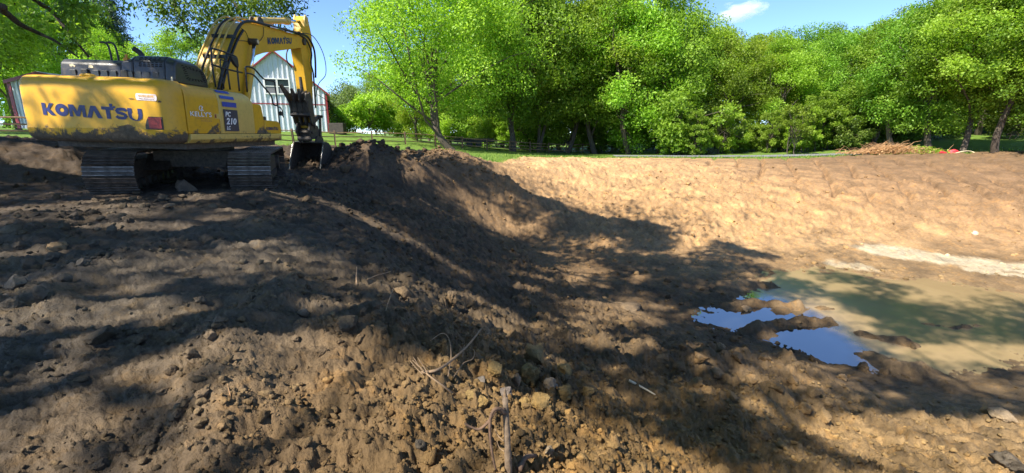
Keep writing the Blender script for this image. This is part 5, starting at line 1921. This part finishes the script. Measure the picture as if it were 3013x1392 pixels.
def clod_shape(seed, sub, rough=.22):
    rng = np.random.default_rng(seed)
    V, F = ico(sub)
    V = V.copy()
    V *= np.array([1, rng.uniform(.7, 1.05), rng.uniform(.55, .85)])
    for k in range(9):
        n = rng.normal(size=3)
        n /= np.linalg.norm(n)
        c = rng.uniform(.45, .8)
        dd = V @ n - c
        V -= np.where(dd > 0, dd * .85, 0)[:, None] * n
    nb = rng.normal(size=(26, 3))
    nb /= np.linalg.norm(nb, axis=1)[:, None]
    am = rng.normal(size=26) * rough * .6
    U = V / np.linalg.norm(V, axis=1)[:, None]
    w = (np.exp((U @ nb.T - 1) * 16) * am).sum(1)
    nf = rng.normal(size=(110, 3))
    nf /= np.linalg.norm(nf, axis=1)[:, None]
    w2 = (np.exp((U @ nf.T - 1) * 90) * rng.normal(size=110) * rough * .38).sum(1)
    if sub < 3:
        w2 = w2 * 0
    V *= (1 + w + w2 + rng.normal(size=len(V)) * rough * (.16 if sub > 2 else .22))[:, None]
    for k in range(11 if sub < 3 else 5):
        n = rng.normal(size=3)
        n /= np.linalg.norm(n)
        dd = V @ n - rng.uniform(.32, .62)
        V -= np.where(dd > 0, dd * (.97 if sub < 3 else .8), 0)[:, None] * n
    return V, F


PROTO_S = [clod_shape(100 + k, 1, .5) for k in range(10)]
PROTO_M = [clod_shape(150 + k, 2, .55) for k in range(12)]
PROTO_L = [clod_shape(200 + k, 4, .34) for k in range(14)]


def scatter_clods(name, X, Y, S, rng, label, protos):
    """loose crumbs nobody could count: joined"""
    Z = height(X, Y)
    keep = (lawn_mask(X, Y) < .3) & (Z > WATER_Z - .02)
    X, Y, Z, S = X[keep], Y[keep], Z[keep], S[keep]
    n = len(X)
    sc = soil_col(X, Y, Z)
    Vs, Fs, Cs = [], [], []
    base = 0
    pid = rng.integers(len(protos), size=n)
    for p in range(len(protos)):
        V, F = protos[p]
        ix = np.where(pid == p)[0]
        if not len(ix): continue
        m = len(ix)
        a = rng.uniform(0, 6.283, m)
        tl = rng.normal(size=(m, 2)) * .35
        ca, sa = np.cos(a), np.sin(a)
        W = np.repeat(V[None], m, 0)
        x, y, z = W[..., 0], W[..., 1], W[..., 2]
        y, z = y * np.cos(tl[:, :1]) - z * np.sin(tl[:, :1]), y * np.sin(tl[:, :1]) + z * np.cos(tl[:, :1])
        x, y = x * ca[:, None] - y * sa[:, None], x * sa[:, None] + y * ca[:, None]
        s = S[ix][:, None]
        W = np.stack([x * s + X[ix][:, None], y * s + Y[ix][:, None], z * s + (Z[ix] + S[ix] * .12)[:, None]], -1)
        Vs.append(W.reshape(-1, 3))
        Fs.append((F[None] + (np.arange(m) * len(V))[:, None, None] + base).reshape(-1, 3))
        c = sc[ix] * rng.uniform(.75, 1.45, m)[:, None] * np.array([1, 1, .92])
        Cs.append(np.repeat(c, len(V), 0))
        base += m * len(V)
    me = np_mesh(name, np.concatenate(Vs), np.concatenate(Fs), False, MAT['clod'])
    point_color(me, 'soil', np.concatenate(Cs))
    o = link_mesh(name, me)
    tag(o, label, 'soil', kind='stuff')


rng = np.random.default_rng(77)


def polar_points(n, r0, r1, a0, a1, p=1.0):
    r = r0 * (r1 / r0) ** (rng.uniform(0, 1, n) ** p)
    a = np.radians(rng.uniform(a0, a1, n))
    return r * np.sin(a), r * np.cos(a), r


# near crumbs, gathered in drifts
X, Y, r = polar_points(31000, 1.5, 11, -56, 56)
k = fbm(X * 1.1, Y * 1.1, 131, 3) - .22 + .62 * sstep(-1.0, .3, X + .25 * (Y - 2)) * sstep(7, 4.5, Y)
for L, w, h in WINDROWS: k = k + .55 * np.exp(-(line_dist(X, Y, L) / (w * 1.3)) ** 2)
keep = k > rng.uniform(-.25, .55, len(X))
X, Y, r = X[keep], Y[keep], r[keep]
S = .006 + .010 * rng.gamma(1.2, .8, len(X)) * (.55 + .17 * r)
big = S > .023
scatter_clods('soil_crumbs', X[~big], Y[~big], S[~big], rng, 'loose fine crumbs of brown soil strewn over the near bank', PROTO_S)
scatter_clods('soil_crumbs', X[big], Y[big], np.minimum(S[big], .055), rng, 'loose coarse crumbs of brown soil strewn over the near bank', PROTO_M)
X, Y, r = polar_points(3600, 8, 34, -50, 52, .8)
k = fbm(X * .5, Y * .5, 133, 3)
keep = k > rng.uniform(-.35, .4, len(X))
X, Y, r = X[keep], Y[keep], r[keep]
S = .03 + .035 * rng.gamma(1.3, .8, len(X))
scatter_clods('soil_lumps', X, Y, np.minimum(S, .16), rng, 'lumps of tan and brown soil on the far slope and spoil ridge', PROTO_M)
X = rng.normal(-4.6, 2.2, 650)
Y = rng.normal(18.9, .9, 650) + .35 * (X + 4.6)
scatter_clods('spoil_lumps', X, Y, .03 + .035 * rng.gamma(1.4, .8, 650), rng, 'dark lumps of topsoil on the spoil ridge by the bucket', PROTO_M)

CL = []
for V, F in PROTO_L:
    me = np_mesh('soil_clod', V, F, True, MAT['clod'])
    CL.append(me)
clod_cols = {}


def clod(px, py, wpx, label, group=None, col=None, idx=None, squash=1.0, name='soil_clod', sink=.25):
    x, y, z = hit(px, py)
    while y > 24 and py < 480:
        py += 4
        x, y, z = hit(px, py)
    d = y * CP - z * SP
    s = wpx / FOC * d * .5
    i = rng.integers(len(CL)) if idx is None else idx
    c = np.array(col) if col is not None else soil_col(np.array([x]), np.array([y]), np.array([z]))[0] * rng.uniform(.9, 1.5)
    key = (int(i), tuple(np.round(c, 2)))
    if key not in clod_cols:
        me = CL[i].copy()
        point_color(me, 'soil', np.repeat(c[None], len(me.vertices), 0))
        clod_cols[key] = me
    o = link_mesh(name, clod_cols[key])
    o.location = (x, y, z + s * sink)
    o.scale = (s, s, s * squash)
    o.rotation_euler = (rng.normal() * .2, rng.normal() * .2, rng.uniform(0, 6.28))
    return tag(o, label, 'clod' if name == 'soil_clod' else 'rock', group)


YC_ = (.30, .20, .075)
GR_ = (.22, .185, .15)
clod(1460, 1120, 66, 'yellow clay clod just left of and above the broken stub', col=YC_)
clod(1418, 1128, 46, 'brown clod touching the left side of the yellow clay clod', col=GR_)
clod(1556, 1112, 82, 'largest yellow clay clod right above the broken stub', col=YC_, squash=1.2)
clod(1578, 1058, 92, 'rounded clod behind the largest yellow one', col=(.27, .18, .075))
clod(1660, 1098, 70, 'ochre clod at the right end of the clay rubble', col=YC_)
clod(1728, 1160, 52, 'lone round ochre clod right of the clay rubble', col=(.28, .185, .07))
clod(1613, 1148, 70, 'pale greyish clod in the middle of the clay rubble', col=(.30, .25, .19))
clod(1655, 1170, 66, 'flat yellow clod in front of the pale greyish one', col=YC_)
clod(1518, 1140, 40, 'small upright chunk between two yellow clods', col=(.32, .24, .15), squash=1.5)
clod(1485, 1160, 56, 'grey slab of soil right behind the stub tip', col=(.22, .18, .15), squash=.7)
clod(1590, 1195, 90, 'wide yellow clod right of the stub', col=YC_, squash=.8)
clod(1545, 1195, 60, 'yellow clod close to the right of the stub', col=YC_)
clod(1420, 1190, 60, 'yellow clod close to the left of the stub', col=YC_)
clod(1380, 1175, 44, 'small yellow clod at the left end of the clay rubble', col=YC_)
clod(1235, 1315, 44, 'lone dark stone-like clod in front of the stub, far left', col=(.11, .09, .065))
clod(1615, 1342, 36, 'lone pale clod right of the stub base', col=(.24, .19, .13))
clod(1025, 958, 84, 'big dark rounded clod on the crest of the bank', col=(.10, .078, .050), squash=.8)
clod(305, 1010, 130, 'long dark mossy lump on the left track path', col=(.085, .066, .042), squash=.5)
clod(545, 558, 62, 'pyramid of soil in front of the gap between the tracks', col=(.12, .09, .065), squash=1.1, idx=3)
clod(497, 612, 44, 'flat pale stone on the ground in front of the machine', col=(.24, .17, .11), squash=.45, name='stone')
clod(175, 735, 50, 'sunlit pale stone on the left of the bank', col=(.33, .22, .115), name='stone')
clod(1852, 905, 110, 'large rounded sunlit mound of clay above the puddle', col=(.17, .12, .07), squash=.35, sink=.0)
clod(2195, 918, 40, 'rounded tan clod at the puddle edge', col=(.26, .18, .10))
clod(2487, 948, 17, 'small dark clod sitting in the blue water', col=(.06, .05, .04), sink=.6)
clod(2955, 1366, 84, 'dark boulder-like clod in the bottom right corner', col=(.12, .10, .075))
clod(2950, 1232, 90, 'cracked pale clay lump at the right edge', col=(.34, .25, .15), squash=.5)
clod(2250, 1290, 46, 'round clod on the sunlit slope at lower right', col=(.25, .17, .09))
clod(2868, 692, 24, 'pale angular stone on the far slope at right', col=(.45, .37, .28), name='stone')
clod(1330, 895, 46, 'upright clod casting a shadow on the mid slope', col=(.14, .10, .06), squash=1.5)
clod(1195, 880, 60, 'clump of tan clay on the crest left of the dry stalk', col=(.2, .14, .08))
for (px, py, w) in [(1060, 1010, 40), (1130, 975, 34), (950, 1040, 44), (890, 930, 38), (1180, 1010, 36), (980, 880, 40), (1110, 905, 44), (870, 1000, 30), (1070, 930, 34), (1000, 1010, 30)]:
    clod(px, py, w, 'dark clod among the loose soil on the crest of the bank', 'clods on the crest of the bank')
for (px, py, w) in [(2060, 1075, 56), (2110, 1110, 64), (2170, 1060, 48), (2210, 1130, 54), (2000, 1090, 60), (1950, 1060, 44), (2280, 1150, 46), (2330, 1120, 40), (2390, 1160, 56), (2440, 1190, 44), (2050, 1140, 44), (2150, 1170, 40), (2250, 1060, 36), (2370, 1210, 46), (2420, 1230, 54), (2010, 1030, 36), (2120, 1030, 40), (2480, 1120, 40), (2540, 1090, 44), (2600, 1100, 36)]:
    clod(px, py, w, 'muddy clod in the rough heap along the near edge of the pool', 'clods along the near edge of the pool')
for (px, py, w) in [(520, 1230, 60), (600, 1180, 50), (450, 1290, 70), (350, 1330, 60), (560, 1320, 48), (660, 1260, 44), (500, 1100, 46), (560, 1050, 54), (620, 1010, 44), (480, 1160, 40), (420, 1010, 50), (540, 980, 42), (690, 1330, 40), (300, 1380, 60), (640, 950, 40), (590, 890, 40)]:
    clod(px, py, w, 'brown clod in the windrow between the two track paths', 'clods in the windrow between the track paths')
for (px, py, w) in [(90, 790, 60), (160, 770, 54), (50, 840, 70), (200, 830, 44), (120, 880, 56), (240, 780, 40), (60, 730, 44), (280, 730, 36), (30, 900, 56), (330, 690, 40), (220, 640, 36), (380, 660, 34), (110, 670, 40)]:
    clod(px, py, w, 'dark clod in the churned soil at the left edge', 'clods in the churned soil at the left')
for (px, py, w) in [(1010, 425, 26), (1060, 415, 30), (1100, 412, 24), (1125, 428, 28), (1170, 425, 22), (1040, 450, 30), (1090, 455, 26), (990, 445, 22), (1200, 440, 20), (1250, 448, 22), (1300, 455, 18), (1340, 462, 18)]:
    clod(px, py, w, 'dark lump on the crest of the spoil ridge by the bucket', 'lumps on the spoil ridge')
# ------------------------------------------------------------------ sticks, roots, twigs
def on_ground(pts, lifts):
    out = []
    for (px, py), l in zip(pts, lifts):
        x, y, z = hit(px, py)
        out.append((x, y, z + l))
    return out


def build_sticks():
    bx, by, bz = hit(1494, 1391)
    top = spot(1486, 1168, by + .02)
    rg = random.Random(5)
    m = MB()
    path = smooth_path([(bx + .006, by, bz - .12), (bx + .002, by, bz + .05), ((bx + top[0]) / 2 + .003, by + .01, (bz + top[2]) / 2), top], 4)
    n = len(path)
    m.tube(path, [.019 - .005 * k / (n - 1) + rg.uniform(-.0012, .0012) for k in range(n)], 10)
    st = m.build('broken_stub', MAT['stick'], smooth=True)
    tag(st, 'broken wooden stub sticking out of the soil at the bottom centre', 'stick')
    # splintered tip
    m = MB()
    for dx, dy, h, r in ((0, 0, .055, .009), (.008, .006, .035, .006), (-.009, .004, .025, .006)):
        m.tube([(top[0] + dx, top[1] + dy, top[2] - .03), (top[0] + dx * .5, top[1] + dy, top[2] + h)], [r, .001], 5)
    m.build('splinter', MAT['root'], st)
    def P(px, py, dy=0): return spot(px, py, by + dy)
    for pts, w in (([P(1486, 1218), P(1470, 1203, -.02), P(1452, 1208, -.04), P(1442, 1240, -.05), P(1444, 1300, -.05), P(1452, 1352, -.04), P(1460, 1385, -.03)], .010),
                   ([P(1484, 1206), P(1460, 1206, -.01), P(1440, 1238, -.01), P(1412, 1262, .0), P(1385, 1256, .01), P(1368, 1246, .02)], .010),
                   ([P(1486, 1300, .01), P(1468, 1285, .03), P(1456, 1262, .05)], .0025), ([P(1486, 1330, .01), P(1470, 1318, .03), P(1462, 1298, .04)], .0025)):
        q = smooth_path(pts, 4)
        m = MB().tube(q, [w * (1 - .5 * k / len(q)) for k in range(len(q))], 5)
        m.build('peeled_bark' if w > .005 else 'rootlet', MAT['bark_strip'] if w > .005 else MAT['root'], st, smooth=True)
    # bent dry root
    pts = on_ground([(1240, 1104), (1290, 1096), (1340, 1075), (1385, 1046), (1415, 1022)], [.0, .02, .05, .09, .12])
    l = pts[-1]
    pts += [(l[0] + .045, l[1] + .01, l[2] + .018), (l[0] + .075, l[1], l[2] + .006), (l[0] + .078, l[1] - .01, l[2] - .03), (l[0] + .05, l[1] - .02, l[2] - .035), (l[0] + .048, l[1] - .02, l[2] - .01)]
    q = smooth_path(pts, 4)
    rt = MB().tube(q, [.011 * (1 - .72 * k / len(q)) for k in range(len(q))], 7).build('dry_root', MAT['root'], smooth=True)
    tag(rt, 'bent dry root with a curled end lying on the soil', 'root')
    for pp, ll in (([(1318, 1112), (1328, 1072), (1322, 1040), (1302, 1033), (1268, 1040)], [.0, .05, .12, .13, .10]), ([(1335, 1110), (1365, 1092), (1392, 1082), (1396, 1066), (1378, 1058)], [.0, .03, .06, .09, .08]), ([(1362, 1065), (1364, 1050), (1368, 1035)], [.04, .05, .06])):
        q = smooth_path(on_ground(pp, ll), 4)
        MB().tube(q, [.0045 * (1 - .5 * k / len(q)) for k in range(len(q))], 5).build('rootlet', MAT['root'], rt, smooth=True)
    def stick(name, label, pp, ll, r0, r1, mat='root', cat='stick', group=None):
        q = smooth_path(on_ground(pp, ll), 3)
        o = MB().tube(q, [r0 + (r1 - r0) * k / (len(q) - 1) for k in range(len(q))], 6).build(name, MAT[mat], smooth=True)
        return tag(o, label, cat, group)
    stick('dry_stalk', 'frayed dry stalk lying left of the broken stub', [(1216, 1082), (1260, 1120), (1305, 1148), (1335, 1165)], [.05, .03, .02, .0], .004, .009)
    for k, (a, b) in enumerate((((1218, 1075), (1250, 1112)), ((1208, 1090), (1245, 1116)), ((1230, 1075), (1262, 1118)))):
        stick('dry_straw', 'thin straw fanned out at the tip of the frayed stalk', [a, ((a[0] + b[0]) / 2, (a[1] + b[1]) / 2), b], [.06, .04, .03], .0025, .003, group='straws at the frayed stalk')
    stick('twig', 'thin tan twig leaning on the clay clump of the crest', [(1130, 932), (1145, 900), (1160, 872)], [.0, .04, .09], .006, .005)
    stick('twig', 'thin straight twig on the dark slope', [(1082, 835), (1110, 825), (1150, 812)], [.03, .05, .06], .008, .005)
    stick('twig', 'short upright twig on the dark slope', [(1050, 842), (1050, 830), (1052, 815)], [.0, .06, .12], .010, .006)
    stick('twig', 'small twig on the crest near the upright clod', [(1222, 867), (1245, 866), (1270, 864)], [.02, .02, .02], .006, .004)
    stick('wood_chip', 'pale flat splinter of wood on the slope right of the rubble', [(1850, 1132), (1885, 1150), (1928, 1168)], [.02, .015, .01], .016, .008, 'hose', 'splinter')
    stick('wood_chip', 'broken bit of dark wood at the bottom right of the stub', [(1525, 1388), (1545, 1372), (1575, 1350)], [.01, .02, .02], .018, .010, 'bark_strip', 'splinter')
    stick('grass_stalk', 'single pale grass stalk on the near track path', [(680, 1172), (676, 1165), (674, 1158)], [.0, .03, .06], .003, .002, 'straw', 'stalk')


build_sticks()


# ------------------------------------------------------------------ brush pile, red bundle, dark trailer
def build_brush():
    x0, y0 = ground_x(2600, 38.0), 37.2
    z0 = hz(x0, y0)
    o = empty('brush_pile', (x0, y0, z0))
    tag(o, 'low pile of dry orange-brown brush by the lane', 'brush pile')
    rg = np.random.default_rng(9)
    m = MB()
    for k in range(520):
        x = rg.normal() * 1.9
        x = max(-4.0, min(4.0, x))
        env = .62 * math.exp(-(x / 2.1) ** 2) + .10
        z = rg.uniform(.02, env)
        y = rg.normal() * .5
        a = rg.normal() * .5 + (math.pi if rg.uniform() < .5 else 0)
        L = rg.uniform(.4, 1.2)
        e = (x + math.cos(a) * L, y + math.sin(a) * L * .4, max(.02, z + rg.normal() * .25))
        md = ((x + e[0]) / 2, (y + e[1]) / 2, (z + e[2]) / 2 + rg.uniform(0, .18))
        m.tube([(x, y, z), md, e], [.018, .014, .006], 4, cap=False)
    t = m.build('twigs', MAT['straw'], o)
    t['kind'] = 'stuff'
    n = 2600
    xx = np.clip(rg.normal(size=n) * 1.6 - .3, -4, 3.2)
    zz = rg.uniform(.02, 1, n) * (.55 * np.exp(-((xx + .2) / 1.9) ** 2) + .08)
    C = np.c_[xx, rg.normal(size=n) * .5, zz]
    me = leaf_mesh('dry_leaves', C, np.zeros((n, 3)), rg, .14, MAT['deadleaf'], .2)
    q = link_mesh('dry_leaves', me, None, o)
    q['kind'] = 'stuff'
    n = 1500
    xx = rg.normal(size=n) * 1.0 + 2.6
    zz = rg.uniform(.02, 1, n) * (.55 * np.exp(-((xx - 2.4) / 1.3) ** 2) + .08)
    C = np.c_[xx, rg.normal(size=n) * .45 - .1, zz]
    me = leaf_mesh('green_leaves', C, np.zeros((n, 3)), rg, .15, MAT['leaf_bright'], .2)
    q = link_mesh('green_leaves', me, None, o)
    q['kind'] = 'stuff'
    # red bundle and hose on the bank edge
    for (px, py, s, lab) in ((2808, 441, .42, 'larger crumpled red bundle at the lane edge'), (2772, 447, .30, 'smaller crumpled red bundle left of the larger one')):
        xx, yy = ground_x(px, 36.0), 36.0
        V, F = clod_shape(int(px), 3, .5)
        b = link_mesh('red_bundle', np_mesh('red_bundle', V * np.array([1, .7, .62]), F, False, MAT['red_cloth']))
        b.location = (xx, yy, hz(xx, yy) + s * .25)
        b.scale = (s, s, s)
        tag(b, lab, 'bundle')
    xx = ground_x(2835, 36.0)
    z = hz(xx, 36.0)
    m = MB().tube(smooth_path([(xx - 1.4, 36.1, hz(xx - 1.4, 36.1) + .06), (xx - .5, 35.8, z + .10), (xx + .3, 36.0, z + .18), (xx + .75, 36.1, z + .12), (xx + .8, 35.9, z + .04)], 5), .035, 7)
    tag(m.build('hose', MAT['hose'], smooth=True), 'pale hose curling beside the red bundles', 'hose')
    # low dark trailer under the trees behind the fence
    xx, yy = ground_x(1395, 50.5), 50.5
    z = hz(xx, yy)
    o = empty('flat_trailer', (xx, yy, z), .1)
    MB().box(-2.2, 2.2, -.8, .8, .55, .70).build('deck', MAT['dark_thing'], o)
    MB().box(-2.2, 2.2, -.82, -.78, .70, .95).build('side_board', MAT['dark_thing'], o)
    for x in (-.5, .5):
        MB().tube([(x, -.92, .34), (x, -.74, .34)], .34, 16).build('wheel', MAT['black'], o)
    MB().tube([(-2.2, 0, .6), (-3.4, 0, .5)], .05, 6).build('tow_bar', MAT['dark_thing'], o)
    tag(o, 'low dark trailer in the shade behind the fence, right of the broad tree', 'trailer')


build_brush()

# ------------------------------------------------------------------ grass along the far edge and the fence
def build_grass():
    rg = np.random.default_rng(5)
    n = 60000
    X = rg.uniform(-34, 46, n)
    Y = rg.uniform(17, 44, n)
    d = poly_dist(X, Y, DUG)
    keep = (d > -.6) & (d < 4.5) & (rg.uniform(0, 1, n) < np.exp(-np.maximum(d, 0) / 1.6))
    X, Y = X[keep], Y[keep]
    lw = lawn_mask(X, Y)
    X, Y = X[lw > .35], Y[lw > .35]
    Z = height(X, Y, False)
    n = len(X)
    h = rg.uniform(.06, .20, n)
    a = rg.uniform(0, 6.283, n)
    w = rg.uniform(.02, .05, n)
    lx, ly = rg.normal(size=n) * .05, rg.normal(size=n) * .05
    V = np.stack([np.c_[X - np.cos(a) * w, Y - np.sin(a) * w, Z - .02], np.c_[X + np.cos(a) * w, Y + np.sin(a) * w, Z - .02], np.c_[X + lx, Y + ly, Z + h]], 1).reshape(-1, 3)
    me = np_mesh('grass', V, np.arange(n * 3).reshape(-1, 3), False, MAT['grassblade'])
    point_color(me, 'tint', np.repeat(np.repeat(rg.uniform(0, 1, n), 3)[:, None], 3, 1))
    tag(link_mesh('grass', me), 'short rough grass along the edge of the dug earth', 'grass', kind='stuff')


build_grass()


# ------------------------------------------------------------------ one small cloud
def build_cloud():
    c = Vector(spot(2178, 34, 900.0))
    m, nt, b = newmat('cloud_vapour')
    nt.nodes.remove(b)
    pv = N(nt, 'ShaderNodeVolumePrincipled')
    pv.inputs['Color'].default_value = (1, 1, 1, 1)
    pv.inputs['Anisotropy'].default_value = .2
    co = objco(nt)
    ln = N(nt, 'ShaderNodeVectorMath', operation='LENGTH')
    nt.links.new(co, ln.inputs[0])
    n = noise_n(nt, co, 1.7, 5, .6, .3)
    e = math_n(nt, 'SUBTRACT', math_n(nt, 'ADD', 1.0, math_n(nt, 'MULTIPLY', math_n(nt, 'SUBTRACT', n, .5), 2.6)), math_n(nt, 'MULTIPLY', ln.outputs['Value'], 1.25))
    dn = math_n(nt, 'MULTIPLY', math_n(nt, 'MAXIMUM', e, 0.0), .085)
    nt.links.new(dn, pv.inputs['Density'])
    nt.links.new(pv.outputs[0], nt.nodes['Material Output'].inputs['Volume'])
    V, F = ico(3)
    me = np_mesh('cloud', V, F, True, m)
    o = link_mesh('cloud', me)
    o.location = c
    o.scale = (52, 40, 20)
    o.rotation_euler = (0, RAD(-6), 0)
    tag(o, 'small white cloud above the wood', 'cloud')


build_cloud()
